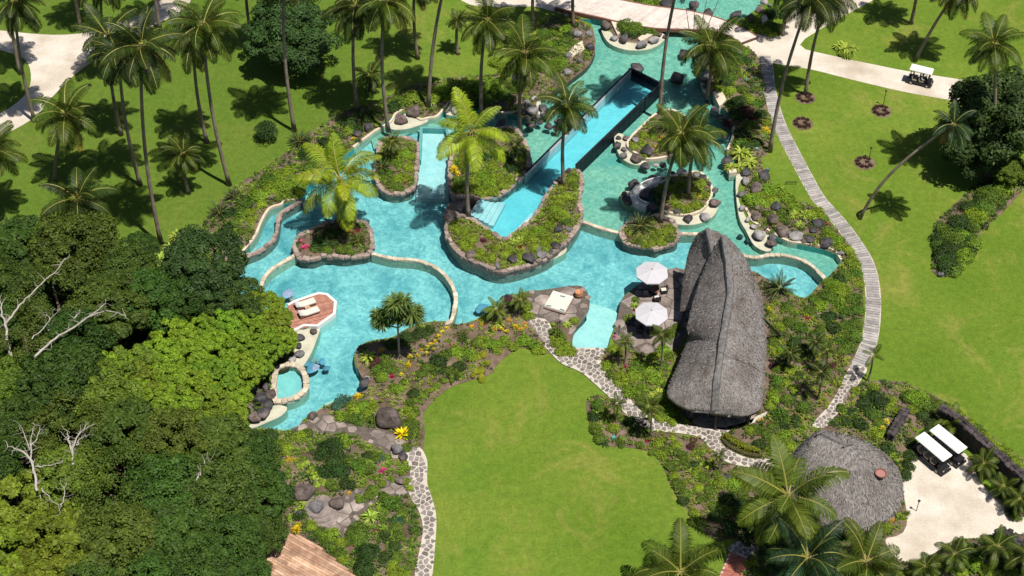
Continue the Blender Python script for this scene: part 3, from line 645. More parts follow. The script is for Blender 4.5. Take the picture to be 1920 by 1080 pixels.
def grid_mesh(mb, rows, base, thick=.3):
    nr, nc = len(rows), len(rows[0]); top = [p - base for r_ in rows for p in r_]; bot = [p - base - Vector((0, 0, thick)) for r_ in rows for p in r_]
    f = [(i * nc + j, i * nc + j + 1, (i + 1) * nc + j + 1, (i + 1) * nc + j) for i in range(nr - 1) for j in range(nc - 1)]
    o = nr * nc; g = [tuple(o + k for k in q[::-1]) for q in f]
    rim = [i * nc for i in range(nr)] + [(nr - 1) * nc + j for j in range(1, nc)] + [i * nc + nc - 1 for i in range(nr - 2, -1, -1)] + [j for j in range(nc - 2, 0, -1)]
    h = [(rim[k], rim[(k + 1) % len(rim)], o + rim[(k + 1) % len(rim)], o + rim[k]) for k in range(len(rim))]
    mb.add(top + bot, f + g + h); return mb
def rough(rows, amp):
    for r_ in rows:
        for p in r_: p.z += mnoise.noise(p * 1.3) * amp + mnoise.noise(p * .4) * amp
    return rows
base = G(1345, 690, 0)
hut = link('thatched_hut', None, None, base); tag(hut, 'long grey thatched hut with a curved ridge beside the pool', 'hut')
S = lambda l, zl, r_, zr, e, ze: (G(*l, zl), G(*r_, zr), G(*e, ze))
front = densify([S((1318, 770), 2.9, (1341, 774), 3.0, (1366, 777), 2.9), S((1290, 766), 2.9, (1341, 764), 3.5, (1392, 778), 2.9), S((1264, 752), 2.9, (1341, 742), 4.5, (1420, 770), 2.9), S((1251, 735), 2.9, (1344, 712), 5.6, (1430, 750), 2.9),
 S((1262, 704), 2.9, (1350, 668), 6.5, (1434, 705), 3.0), S((1277, 668), 2.8, (1355, 632), 7.0, (1437, 655), 3.1), S((1292, 630), 2.6, (1363, 590), 7.2, (1434, 608), 3.3), S((1306, 590), 2.8, (1368, 560), 7.4, (1430, 572), 3.7)], 4)
main = densify([S((1300, 634), 3.7, (1351, 664), 6.6, (1435, 700), 3.1), S((1289, 620), 3.9, (1356, 628), 7.1, (1437, 650), 3.15), S((1292, 594), 4.1, (1363, 588), 7.4, (1434, 606), 3.4), S((1302, 556), 4.6, (1369, 545), 7.7, (1429, 558), 4.0), S((1316, 515), 5.6, (1367, 508), 8.1, (1414, 520), 5.2), S((1332, 480), 6.8, (1363, 474), 8.6, (1397, 482), 6.6), S((1347, 450), 8.3, (1357, 442), 9.0, (1370, 449), 8.2)], 4)
rear = densify([S((1275, 584), 1.9, (1345, 560), 4.6, (1400, 580), 2.5), S((1278, 545), 2.2, (1343, 520), 5.6, (1390, 545), 3.2), S((1284, 505), 3.2, (1340, 488), 6.2, (1378, 510), 4.6), S((1293, 466), 4.6, (1336, 462), 7.2, (1366, 466), 6.0), S((1308, 438), 6.6, (1326, 429), 7.8, (1352, 437), 7.4)], 5)
rr = rough(loft(main, 22), .07); rf = rough(loft(front, 22), .07)
for r_ in rf:
    for p in r_: p.z -= .05
mb = MB(); grid_mesh(mb, rr, base, .32); mb.build('main_thatch', 'thatch', hut, True)
mb = MB(); grid_mesh(mb, rf, base, .32); mb.build('front_thatch', 'thatch', hut, True); strands(rf, 62, .42, base, 'thatch_reeds', hut)
r2 = rough(loft(rear, 18), .07); mb = MB(); grid_mesh(mb, r2, base, .32); mb.build('rear_thatch', 'thatch', hut, True)
strands(rr, 62, .42, base, 'thatch_reeds', hut); strands(r2, 62, .42, base, 'thatch_reeds', hut)
def ridge(secs, w_, nm, parent, base, i0=0):
    mb = MB(); P = [s[1] for s in secs][i0:]; q = []
    for i, p in enumerate(P):
        dd = (P[min(i + 1, len(P) - 1)] - P[max(i - 1, 0)]).normalized(); sd_ = Vector((dd.y, -dd.x, 0)).normalized(); k = 1 + .25 * mnoise.noise(p * .8)
        for a_, h in ((-1.1, -.34), (-.8, -.02), (-.25, .05), (.25, .05), (.8, -.02), (1.1, -.34)): q.append(p - base + sd_ * a_ * w_ * k + Vector((0, 0, h + .12 + rng.uniform(-.02, .02))))
    mb.add(q, [(i * 6 + k, (i + 1) * 6 + k, (i + 1) * 6 + k + 1, i * 6 + k + 1) for i in range(len(P) - 1) for k in range(5)]); return mb.build(nm, 'ridge', parent)
ridge(front[:-8], .33, 'ridge_cap', hut, base, 1); ridge(main, .33, 'ridge_cap', hut, base, 0); ridge(rear, .30, 'ridge_cap', hut, base, 9)
ft = [G(*p, 0) for p in pts('1295,790 1340,806 1400,800 1418,770 1420,690 1408,600 1390,570 1310,590 1300,690 1284,750')]
mb = MB(); mb.prism([(p - base).xy for p in smooth(ft, True, 3)], 0.0, .10); mb.build('floor_slab', 'terrace', hut)
for p in ft: mb = MB(); mb.tube([p - base + Vector((0, 0, .1)), p - base + Vector((0, 0, 3.2))], .14, 8); mb.build('post', 'black', hut)
for i in range(5): 
    p = base + Vector((rng.uniform(-2, 2.5), rng.uniform(-2, 10), .1)); mb = MB(); mb.box((0, 0, .4), (.9, .9, .08)); mb.box((0, 0, .2), (.5, .5, .4)); mb.build('low_table', 'beam', hut, loc=p - base)
for b0, t0, zt in (((1467, 634), (1432, 598), 3.6), ((1434, 700), (1424, 677), 3.0)):
    mb = MB(); p, q = G(*b0, 0), G(*t0, zt); mb.tube([p - p, q - p], [.13, .10], 8); o = mb.build('roof_prop', 'black'); o.location = p
    tag(o, 'thick dark pole leaning from the ground against the long hut roof', 'pole', '' if b0[1] < 650 else 'lower of the two')
REG[-2] = (REG[-2][0], 'thick dark pole leaning against the long hut roof, beside the cycad', '')
# round hut
c0 = G(1574, 938, 0); hut2 = link('round_thatched_hut', None, None, c0); tag(hut2, 'round grey thatched hut with short ridge beside the cart court', 'hut')
rad, eav, top = 5.05, 2.6, 6.3; rows = []
ra, rb = G(1540, 812, top) - c0, G(1590, 836, top - .1) - c0
for i in range(15):
    t = i / 14; row = []
    for k in range(41):
        a_ = 2 * math.pi * k / 40; e = Vector((math.cos(a_) * rad * (1 + .02 * math.sin(3 * a_)), math.sin(a_) * rad * .98, eav))
        rp = ra.lerp(rb, min(1, max(0, (e - ra).dot(rb - ra) / (rb - ra).dot(rb - ra)))); rp.z = top
        p = rp.lerp(e, t); p.z += math.sin(t * math.pi) * .62; row.append(p + c0)
    rows.append(row)
for r_ in rough(rows, .06): r_[-1] = r_[0].copy()
mb = MB(); nc = 41; q = [p - c0 for r_ in rows for p in r_]; mb.add(q, [(i * nc + k, (i + 1) * nc + k, (i + 1) * nc + k + 1, i * nc + k + 1) for i in range(14) for k in range(40)])
q2 = [p - c0 for p in rows[-1]] + [p - c0 - Vector((0, 0, .45)) for p in rows[-1]] + [(p - c0) * .93 - Vector((0, 0, .45)) for p in rows[-1]]
mb.add(q2, [(k, k + 41, k + 42, k + 1) for k in range(40)] + [(41 + k, 82 + k, 83 + k, 42 + k) for k in range(40)]); mb.build('thatch', 'thatch', hut2, True)
strands(rows, 75, .55, c0, 'thatch_reeds', hut2, .08)
n_ = 420; A_ = rng.uniform(0, 2 * math.pi, n_); Cc = np.stack([np.cos(A_) * rad * 1.01, np.sin(A_) * rad * .99, np.full(n_, eav - .16)], 1); U = np.stack([np.cos(A_) * .7, np.sin(A_) * .7, np.full(n_, -.8)], 1) + rng.normal(size=(n_, 3)) * .15
o = link('eave_fringe', leaf_mesh('eave_fringe', Cc, np.stack([np.cos(A_), np.sin(A_), np.full(n_, .6)], 1), U, rng.uniform(.5, .9, n_), .07, rng.random(n_), 'reed'), hut2); o['kind'] = 'stuff'; o.color = (.232, .21, .203, 1)
mb = MB(); P = [ra + Vector((-.1, .1, -.1)), ra.lerp(rb, .5) + Vector((0, 0, -.02)), rb + Vector((.1, -.1, -.1))]
mb.tube(smooth(P, False, 6), [.12] + [.24] * 11 + [.12], 8); mb.build('ridge_cap', 'ridge', hut2)
for t in (0, 1):
    p = (ra, rb)[t]; mb = MB(); mb.tube([p + Vector((-.45, -.25, .15)), p + Vector((.45, .1, .3))], .1, 6); mb.build('ridge_pole', 'ridge', hut2)
mb = MB(); mb.lathe([(rad * .8, 0), (rad * .8, 2.7)], 32); mb.build('wall', 'beam', hut2)
p = G(1647, 905, 3.8); root = link('bowl_on_post', None, None, Vector((p.x, p.y, 3.7))); tag(root, 'round red brown bowl on a thin pale post at the round hut roof', 'bowl')
mb = MB(); mb.tube([(0, 0, -.3), (0, 0, 1.3)], .04, 6); mb.build('post', 'whitepaint', root)
mb = MB(); mb.lathe([(.0, 1.1), (.34, 1.16), (.52, 1.35), (.52, 1.46), (.44, 1.46), (.38, 1.34), (0, 1.32)], 18); mb.build('bowl', 'beam', root); mb = MB(); mb.lathe([(.0, 1.37), (.40, 1.37)], 18); mb.build('bowl_filling', simple('pink_clay', (.30, .13, .12), .8), root)

# ================================================================== timber roof bottom left, lounger deck
def plank_field(poly, ang, wd, z, mat, parent, base, ln, name='plank', th=.05):
    d = Vector((math.cos(ang), math.sin(ang))); n2 = Vector((-d.y, d.x)); P = [Vector((p[0], p[1])) for p in poly]
    o0, o1 = min(p.dot(n2) for p in P), max(p.dot(n2) for p in P); k = 0; w_ = o0
    while w_ < o1:
        xs = []
        for i in range(len(P)):
            a_, b_ = P[i], P[(i + 1) % len(P)]; da, db = a_.dot(n2) - w_ - wd / 2, b_.dot(n2) - w_ - wd / 2
            if da * db < 0: xs.append(a_.lerp(b_, da / (da - db)).dot(d))
        if len(xs) >= 2:
            s0, s1 = min(xs), max(xs); s = s0
            while s < s1 - .1:
                e = min(s1, s + ln * rng.uniform(.7, 1.2)); c_ = d * (s + e) / 2 + n2 * (w_ + wd / 2)
                mb = MB(); mb.box((0, 0, 0), (e - s - .02, wd * .92, th)); q = mb.build(name, mat, parent); q.location = Vector((c_.x, c_.y, z + rng.uniform(-.012, .012))) - base; q.rotation_euler = (0, 0, ang); s = e
        w_ += wd
pl = GP(pts('520,1000 560,1004 604,1030 640,1058 690,1100 640,1180 420,1180 470,1060'), 2.6); b0 = pl[0].copy(); b0.z = 0
tr_ = link('timber_roof', None, None, b0); tag(tr_, 'low roof of long weathered tan planks at the bottom edge', 'roof')
dv = G(660, 1080, 2.6) - G(530, 1008, 2.6); plank_field([p.xy for p in pl], math.atan2(dv.y, dv.x), .25, 2.62, 'tanwood', tr_, b0, 2.6)
mb = MB(); mb.prism([(p - b0).xy for p in pl], 2.3, 2.55); mb.build('sheathing', 'beam', tr_)
for p in pl[:7:2]: mb = MB(); mb.box((p.x - b0.x, p.y - b0.y, 1.15), (.2, .2, 2.3)); mb.build('post', 'beam', tr_)
dk = GP(pts('535,602 540,572 553,565 597,550 613,552 629,566 627,588 595,611 570,610 550,620'), .3); b0 = dk[0].copy(); b0.z = 0
deck = link('lounger_deck', None, None, b0); tag(deck, 'red brown plank deck with white rim jutting into the pool', 'deck')
dv = G(622, 575, .3) - G(560, 590, .3); plank_field([p.xy for p in dk], math.atan2(dv.y, dv.x), .16, .30, 'wood', deck, b0, 6)
mb = MB(); mb.prism([(p - b0).xy for p in dk], -1.3, .25, 0); mb.build('deck_base', 'cream', deck)
mb = MB(); ribbon(mb, [p - b0 for p in dk[1:]], .28, -1.3, .36); mb.build('rim', 'whitepaint', deck)

# ================================================================== furniture
def frame_at(px, py, z, ang, name): o = link(name, None, None, G(px, py, z)); o.rotation_euler = (0, 0, ang); return o
def lounger(px, py, ang, desc):
    r_ = frame_at(px, py, .32, ang, 'sun_lounger'); tag(r_, desc, 'sun lounger', '', 'loungers on the deck')
    mb = MB(); mb.box((0, 0, .22), (2.0, .78, .07)); mb.build('frame', 'beam', r_)
    for sx in (-.85, .85):
        for sy in (-.32, .32): mb = MB(); mb.box((sx, sy, .095), (.07, .07, .19)); mb.build('leg', 'beam', r_)
    mb = MB(); mb.box((.32, 0, .32), (1.36, .74, .12)); mb.build('mattress', 'cushion', r_)
    mb = MB(); mb.box((-.68, 0, .45), (.74, .74, .12), rot=Matrix.Rotation(R(22), 3, 'Y')); mb.build('back_cushion', 'cushion', r_)
    mb = MB(); mb.box((-.82, 0, .58), (.3, .55, .1), rot=Matrix.Rotation(R(22), 3, 'Y')); mb.build('pillow', 'white', r_)
ang = math.atan2(dv.y, dv.x)
lounger(573, 573, ang + .12, 'cream sun lounger on the deck, nearer the open water'); lounger(580, 589, ang + .12, 'cream sun lounger on the deck, nearer the rocks')
r_ = frame_at(577, 581, .32, ang, 'side_table'); tag(r_, 'small tan side table between the two cream loungers', 'table'); mb = MB(); mb.box((0, 0, .38), (.5, .4, .04)); mb.build('table_top', 'tanwood', r_)
for sx in (-.2, .2):
    for sy in (-.15, .15): mb = MB(); mb.box((sx, sy, .18), (.04, .04, .36)); mb.build('leg', 'beam', r_)
# square daybed on the platform
A_, B_, D_ = G(1019, 575, .4), G(1037, 545, .4), G(1059, 587, .4); cc = (B_ + D_) / 2; ang = math.atan2((D_ - A_).y, (D_ - A_).x)
r_ = link('daybed', None, None, Vector((cc.x, cc.y, .05))); r_.rotation_euler = (0, 0, ang); tag(r_, 'large square white daybed on the stone platform', 'daybed'); wx, wy = (D_ - A_).length, (B_ - A_).length
mb = MB(); mb.box((0, 0, .12), (wx * 1.0, wy * 1.0, .2)); mb.build('frame', 'beam', r_)
mb = MB(); mb.box((0, 0, .34), (wx * .98, wy * .98, .22), taper=.97); mb.build('mattress', 'cushion', r_)
for px_, py_, a_ in ((-.3, -.42, .2), (.34, -.42, -.1), (.05, .3, .05)): mb = MB(); mb.box((px_ * wx, py_ * wy, .48), (.5, .12, .05), a_); mb.build('folded_towel', simple('teal_towel', (.08, .16, .17), .9), r_)
r_ = link('clay_pot', None, None, G(1085, 556, .05)); tag(r_, 'round orange clay pot beside the daybed', 'pot')
mb = MB(); mb.lathe([(.0, 0), (.25, 0), (.42, .25), (.45, .45), (.36, .62), (.40, .68), (.36, .68), (.30, .6), (0, .5)], 18); mb.build('pot', 'clay', r_, True)
def parasol(px, py, desc):
    h = 2.55; p = G(px, py, h + .45); r_ = link('parasol', None, None, Vector((p.x, p.y, .06))); tag(r_, desc, 'parasol', '', 'white parasols on the terrace')
    r_.rotation_euler = (0, 0, R(22.5)); rd = 1.64
    for k in range(8):
        a0, a1 = k * math.pi / 4, (k + 1) * math.pi / 4; tp = (0, 0, h + .45)
        mb = MB(); q = [tp, (rd * math.cos(a0), rd * math.sin(a0), h), (rd * math.cos(a1), rd * math.sin(a1), h), (rd * math.cos(a0) * 1.0, rd * math.sin(a0), h - .14), (rd * math.cos(a1), rd * math.sin(a1), h - .14)]
        mid = ((math.cos(a0) + math.cos(a1)) * rd * .25, (math.sin(a0) + math.sin(a1)) * rd * .25, h + .20)
        mb.add(q + [mid], [(0, 1, 5), (1, 2, 5), (2, 0, 5), (1, 3, 4, 2)]); mb.build('canopy_panel', 'white', r_)
        mb = MB(); mb.tube([(0, 0, h + .40), (rd * math.cos(a0) * .98, rd * math.sin(a0) * .98, h - .03)], .015, 5); mb.build('rib', 'tanwood', r_)
    mb = MB(); mb.tube([(0, 0, 0), (0, 0, h + .52)], .03, 8); mb.build('pole', 'tanwood', r_); mb = MB(); mb.lathe([(0, 0), (.32, 0), (.32, .09), (.06, .14)], 16); mb.build('base', 'black', r_)
    mb = MB(); mb.lathe([(.0, h + .50), (.06, h + .48), (.05, h + .58), (0, h + .62)], 8); mb.build('finial', 'tanwood', r_)
    return Vector((p.x, p.y, .06))
p1 = parasol(1223, 506, 'white octagonal parasol farther from the flagstone path, over the water edge'); p2 = parasol(1222, 583, 'white octagonal parasol nearer the flagstone path, above dark chairs')
def dtable(p, desc):
    r_ = link('dining_table', None, None, p); tag(r_, desc, 'table', '', 'tables under the parasols')
    mb = MB(); mb.lathe([(0, .70), (.48, .70), (.5, .72), (.48, .74), (0, .74)], 20); mb.build('table_top', 'beam', r_); mb = MB(); mb.lathe([(.3, 0), (.28, .04), (.05, .08), (.05, .70)], 10); mb.build('pedestal', 'black', r_)
def chair(p, face, desc, cush=True):
    r_ = link('armchair', None, None, p); r_.rotation_euler = (0, 0, face); tag(r_, desc, 'chair', '', 'dark chairs under the parasols')
    mb = MB(); mb.box((0, 0, .36), (.6, .6, .08)); mb.build('seat', 'black', r_); mb = MB(); mb.box((-.3, 0, .62), (.08, .6, .5), rot=Matrix.Rotation(R(-10), 3, 'Y')); mb.build('backrest', 'black', r_)
    for s in (-1, 1):
        mb = MB(); mb.box((0, s * .3, .58), (.56, .06, .05)); mb.build('armrest', 'black', r_)
        for sx in (-.26, .26): mb = MB(); mb.box((sx, s * .27, .16), (.05, .05, .33)); mb.build('leg', 'black', r_)
    if cush: mb = MB(); mb.box((.02, 0, .44), (.54, .52, .11), taper=.9); mb.build('cushion', 'cushion', r_)
q1 = G(1227, 552, .06); dtable(q1, 'small round dark table under the parasol farther from the path')
for k, nm in enumerate(('right', 'near', 'left', 'far')):
    a_ = k * -math.pi / 2 + .2; chair(q1 + Vector((math.cos(a_), math.sin(a_), 0)) * .95, a_ + math.pi, f'dark armchair with cream cushion on the {nm} side of the table, farther parasol')
q2 = G(1202, 611, .06); dtable(q2, 'small round dark table under the parasol nearer the path')
for k, nm in enumerate(('right', 'near', 'left', 'far')):
    a_ = k * -math.pi / 2 - .2; chair(q2 + Vector((math.cos(a_), math.sin(a_), 0)) * .95, a_ + math.pi, f'all dark armchair on the {nm} side of the table, nearer parasol', False)

# ---- seated people: one continuous skinned body each
def body(name, joints, edges, radii, mats, sub=1):
    me = bpy.data.meshes.new(name); me.from_pydata([Vector(j) for j in joints], edges, []); ob = bpy.data.objects.new(name, me); COL.objects.link(ob)
    ob.modifiers.new('skin', 'SKIN'); sk = me.skin_vertices[0].data
    for i, r_ in enumerate(radii): sk[i].radius = (r_, r_)
    sk[0].use_root = True
    mo = ob.modifiers.new('sub', 'SUBSURF'); mo.levels = sub; mo.render_levels = sub
    dg = bpy.context.evaluated_depsgraph_get(); m2 = bpy.data.meshes.new_from_object(ob.evaluated_get(dg)); bpy.data.objects.remove(ob)
    for k in mats: m2.materials.append(M[k])
    for p in m2.polygons:
        c_ = p.center; p.use_smooth = True
        p.material_index = 1 if (.02 < c_.z < .60 and c_.x < .3 and not (abs(c_.y) > .26 and c_.z < .30)) else (2 if c_.z <= .06 or (c_.x > .02 and c_.z < .13 and abs(c_.y) < .25) else 0)
    return m2
J = [(0, 0, 0), (0, 0, .22), (-.02, 0, .44), (0, 0, .56), (.02, 0, .66), (.03, 0, .80), (.04, .1, 0), (.44, .11, .05), (.46, .11, -.38), (.60, .11, -.42), (.04, -.1, 0), (.44, -.11, .05), (.46, -.11, -.38), (.60, -.11, -.42),
     (0, .19, .47), (.08, .25, .22), (.34, .20, .22), (.42, .19, .23), (0, -.19, .47), (.08, -.25, .22), (.34, -.20, .22), (.42, -.19, .23)]
E_ = [(0, 1), (1, 2), (2, 3), (3, 4), (4, 5), (0, 6), (6, 7), (7, 8), (8, 9), (0, 10), (10, 11), (11, 12), (12, 13), (2, 14), (14, 15), (15, 16), (16, 17), (2, 18), (18, 19), (19, 20), (20, 21)]
RAD = [.15, .13, .15, .06, .09, .085, .09, .07, .05, .04, .09, .07, .05, .04, .06, .045, .035, .035, .06, .045, .035, .035]
PERSON = body('person', J, E_, RAD, ['skin', 'shirt', 'trousers'])
HAIR = MB().lathe([(.0, .95), (.07, .93), (.105, .86), (.105, .80), (.09, .78)], 10, (.01, 0, 0)).mesh('hair', simple('black_hair', (.01, .008, .007), .5), True)

# ---- golf carts: x forward
def cart(pos, ang, L, rows, desc, people=()):
    r_ = link('golf_cart', None, None, pos); r_.rotation_euler = (0, 0, ang); tag(r_, desc, 'golf cart', '', 'white roofed golf carts')
    W = 1.22; bk = 'black'
    mb = MB(); mb.box((0, 0, .33), (L, W * .96, .2)); mb.box((L * .40, 0, .58), (L * .18, W * .9, .36), taper=.8); mb.box((-L * .41, 0, .52), (L * .18, W * .92, .26), taper=.93); mb.build('body', bk, r_)
    mb = MB(); mb.box((L * .36 - .16, 0, .86), (.08, W * .8, .22)); mb.build('dashboard', bk, r_)
    for sx in (-.33, .33):
        for sy in (-1, 1):
            wh = MB(); wh.tube([(0, -.09, 0), (0, .09, 0)], .23, 14); o = wh.build('wheel', bk, r_, loc=(sx * L, sy * W * .45, .23)); rm = MB(); rm.tube([(0, -.1, 0), (0, .1, 0)], .12, 10); rm.build('rim', 'cushion', o)
    x0 = L * .36 - .25
    for k in range(rows):
        x = x0 - .55 - k * .78
        mb = MB(); mb.box((x, 0, .62), (.5, W * .86, .14)); mb.build('seat', 'seat', r_); mb = MB(); mb.box((x - .27, 0, .90), (.1, W * .86, .45), rot=Matrix.Rotation(R(-8), 3, 'Y')); mb.build('backrest', 'seat', r_)
        mb = MB(); mb.box((x, 0, .46), (.46, W * .8, .2)); mb.build('seat_base', bk, r_)
    for sx in (L * .36, -L * .44):
        for sy in (-1, 1): mb = MB(); mb.tube([(sx, sy * W * .42, .5), (sx - .12 * (1 if sx > 0 else -1), sy * W * .44, 1.88)], .025, 6); mb.build('roof_post', 'darkmetal', r_)
    bm = bmesh.new(); bmesh.ops.create_cube(bm, size=1.0); bmesh.ops.scale(bm, vec=(L * .92, W * 1.02, .10), verts=bm.verts); bmesh.ops.bevel(bm, geom=list(bm.edges), offset=.045, segments=2, affect='EDGES'); me = bpy.data.meshes.new('roof'); bm.to_mesh(me); bm.free(); me.materials.append(M['whitepaint'])
    link('roof', me, r_, (-L * .03, 0, 1.93))
    mb = MB(); mb.box((L * .345, 0, 1.4), (.015, W * .84, .85), rot=Matrix.Rotation(R(-7), 3, 'Y')); mb.build('windscreen', 'glass', r_)
    st = MB(); st.tube([(x0 - .02, .28, .95), (x0 - .16, .28, 1.06)], .02, 6); so = st.build('steering_column', bk, r_); q = [(x0 - .16 + .12 * math.sin(t) * .6, .28 + .17 * math.cos(t), 1.06 + .17 * math.sin(t)) for t in np.linspace(0, 2 * math.pi, 13)]; w2 = MB(); w2.tube(q, .016, 5); w2.build('steering_wheel', bk, so)
    for sy in (-1, 1): h = MB(); h.lathe([(0, 0), (.07, 0), (.08, -.04)], 10); o = h.build('headlight', 'white', r_, loc=(L * .49, sy * W * .32, .6)); o.rotation_euler = (0, R(90), 0)
    mb = MB(); mb.box((L * .5 + .03, 0, .33), (.07, W * .9, .14)); mb.build('bumper', 'darkmetal', r_)
    for k, (row, sy, d2) in enumerate(people):
        p = Vector((x0 - .55 - row * .78, sy * .28, .74)); pr = link('person', PERSON, None, r_.matrix_world @ p)
        pr.location = pos + Matrix.Rotation(ang, 3, 'Z') @ p; pr.rotation_euler = (0, 0, ang); tag(pr, d2, 'person'); link('hair', HAIR, pr)
v = G(1800, 178) - G(1690, 151); p = G(1724, 156, .012); cart(p, math.atan2(v.y, v.x), 2.75, 2, 'dark golf cart with white roof driving on the sandy road', ((0, 1, 'person in white shirt at the wheel of the cart on the road'), (0, -1, 'passenger in white shirt beside the driver of the road cart')))
for cs, nm in (('1717,823 1735,810 1788,855 1770,868', 'white roofed golf cart parked nearer the round hut'), ('1744,808 1762,797 1817,840 1798,853', 'white roofed golf cart parked against the dark wall hedge')):
    K = [G(x, y, 1.95) for x, y in pts(cs)]; cc = sum(K, Vector()) / 4; v = (K[3] - K[0] + K[2] - K[1]) / 2; cart(Vector((cc.x, cc.y, .012)), math.atan2(v.y, v.x), v.length / .92, 3, nm)
# ================================================================== rocks
ROCK = {}
for mk in 'kgblu':
    ROCK[mk] = []
    for k in range(4):
        bm = bmesh.new(); bmesh.ops.create_icosphere(bm, subdivisions=3, radius=.5); sd_ = Vector(rng.uniform(0, 50, 3))
        cuts = [(Vector(q), rng.uniform(.30, .42)) for q in unit(9)]
        for vtx in bm.verts:
            d_ = vtx.co.normalized(); r_ = .5 * (1 + .34 * mnoise.noise(d_ * 1.1 + sd_) + .14 * mnoise.noise(d_ * 3.0 + sd_) + .06 * mnoise.noise(d_ * 7 + sd_)); co = d_ * r_
            for nn, lim in cuts:
                e = co.dot(nn) - lim
                if e > 0: co -= nn * e * .75
            vtx.co = co
        me = bpy.data.meshes.new('rock'); bm.to_mesh(me); bm.free(); me.materials.append(M['rock_' + mk]); me.polygons.foreach_set('use_smooth', [True] * len(me.polygons)); ROCK[mk].append(me)
TONE = {'k': 'near black', 'g': 'grey', 'b': 'brown', 'l': 'pale grey', 'u': 'blue grey'}
def rocks(zone, s, z=0.0, flat_=.72, word='boulder', group='boulders along the pools'):
    for it in s.split(';'):
        it = it.split()
        if len(it) < 4: continue
        x, y, d, tn = float(it[0]), float(it[1]), float(it[2]), it[3]; zz = float(it[4]) if len(it) > 4 else z; q_ = G(x, y, .3); zz = max(zz, gz(q_.x, q_.y) - .08) if zz > -.1 else zz
        r_ = d / ppm(x, y) ; hgt = r_ * flat_ * rng.uniform(.85, 1.1)
        p = G(x, y, zz + hgt * .3); o = link('boulder', ROCK[tn][rng.integers(4)], None, Vector((p.x, p.y, zz + hgt * .22)))
        o.scale = (r_ * 1.08, r_ * rng.uniform(.8, 1.1), hgt); o.rotation_euler = (rng.uniform(-.2, .2), rng.uniform(-.2, .2), rng.uniform(0, 6.3))
        size = 'big ' if r_ > 1.45 else ('small ' if r_ < .85 else '')
        tag(o, f'{size}{TONE[tn]} {word}', 'boulder', zone, group)
rocks('on the islet beside the bridge', '1137 47 25 b;1152 71 15 l;1170 71 22 k;1203 82 22 g;1226 73 20 l;1235 64 11 b;1246 68 8 b', .1)
rocks('on the bank left of the bridge', '1083 62 20 g;1105 62 16 g;1106 87 19 k;1067 103 16 g;1087 113 13 g;1064 134 16 g;1040 144 14 g;966 148 18 g;1062 30 12 l', .1)
rocks('standing in the upper pool', '1194 126 24 k;1271 145 33 k;1283 100 25 k', -.35, .6)
rocks('in the farther pool beyond the bridge', '1253 6 29 k;1300 9 23 k;1328 24 20 k;1380 28 26 k;1425 17 20 b;1433 3 16 l;1408 32 14 b;1446 10 14 g', .0)
rocks('under the bridge end palm', '1322 140 34 g;1309 124 15 k;1317 105 14 b;1324 160 12 k;1327 192 13 k;1328 176 11 g;1340 206 19 g;1349 219 19 k;1357 255 15 k;1362 225 12 k;1358 240 11 k', .1)
rocks('in the rock pile', '987 193 17 g;1003 184 14 l;997 206 26 l;1018 202 17 k;1022 214 17 g;989 221 14 g;1007 218 12 b;995 233 19 k;1028 236 17 k;1048 227 18 g;1042 241 14 k;1073 225 14 g;1058 232 12 b;943 195 14 k;1012 228 13 k;1001 222 10 b;980 205 13 g', .1)
rocks('on the north west bank', '775 207 27 b;752 221 28 b;941 197 21 k;853 205 19 l;939 232 24 k;690 238 24 k;668 250 18 k;510 367 18 b;655 245 15 g;475 385 14 b', .1)
rocks('beside the glass wall islet', '1158 272 19 k;1173 258 14 b;1170 279 12 g;1168 291 17 g;1192 295 22 b;1210 311 17 k;1230 309 12 l;1243 309 16 k;1290 292 16 g;1160 258 10 k', .0)
rocks('on the glass wall islet', '1192 262 16 g;1213 282 27 k;1267 265 18 g', .3)
rocks('round the slide islet', '1188 346 23 k;1171 363 13 k;1176 376 21 k;1212 363 21 k;1223 388 21 k;1240 400 11 l;1270 396 15 k;1290 409 19 k;1323 406 20 l;1342 379 23 b;1340 357 16 g;1318 333 15 k;1278 323 22 g;1307 328 14 g;1224 333 16 k;1262 325 12 k;1330 345 12 k', .05)
rocks('on the rocky right bank', '1363 301 22 k;1398 321 20 k;1433 328 23 k;1397 338 21 l;1390 363 17 g;1418 354 26 b;1392 390 13 l;1402 411 13 l;1413 424 12 l;1422 439 26 l;1423 386 19 b;1457 388 23 k;1418 407 20 b;1450 412 24 b;1467 433 27 b;1492 441 26 l;1535 418 24 k;1525 431 15 k;1518 448 18 k;1550 454 25 k;1448 444 18 g;1447 454 22 b;1577 474 14 g;1480 436 13 g;1508 452 13 b', .1)
rocks('half sunk by the right bank', '1388 443 13 k;1402 451 14 k;1414 458 14 k;1431 464 17 k;1464 450 15 k', -.5, .6)
rocks('on the lap pool islet rim', '960 485 23 k;993 483 26 k;1015 477 21 g;1033 473 16 k;1042 461 19 k;1047 428 19 k;1067 430 15 g;1083 403 11 g;882 477 23 b;862 445 14 b;1010 465 14 g;933 498 16 g;905 492 11 b', .45)
rocks('below the lounger deck', '562 632 19 k;560 648 12 k;562 663 20 g;588 620 15 b;547 674 17 l;545 640 10 l', .05)
rocks('at the lower end of the pool', '683 717 24 k;687 709 14 l;585 779 21 b', .0)
rocks('in the lower garden', '727 781 54 b;752 899 20 b;573 920 42 b;632 943 34 b;592 950 30 g;745 840 24 g;755 855 18 k;560 962 20 g', .15)
rocks('under the trees left of the hot tub', '488 748 30 k;508 738 24 b;470 728 28 k;492 772 28 k;465 765 26 b;478 735 24 b;500 758 22 k;480 782 24 b;498 725 20 k', .2, .8, 'lava boulder')
rocks('by the bottom right court wall', '1362 896 19 k;1763 513 13 g;1770 508 12 b', .1)
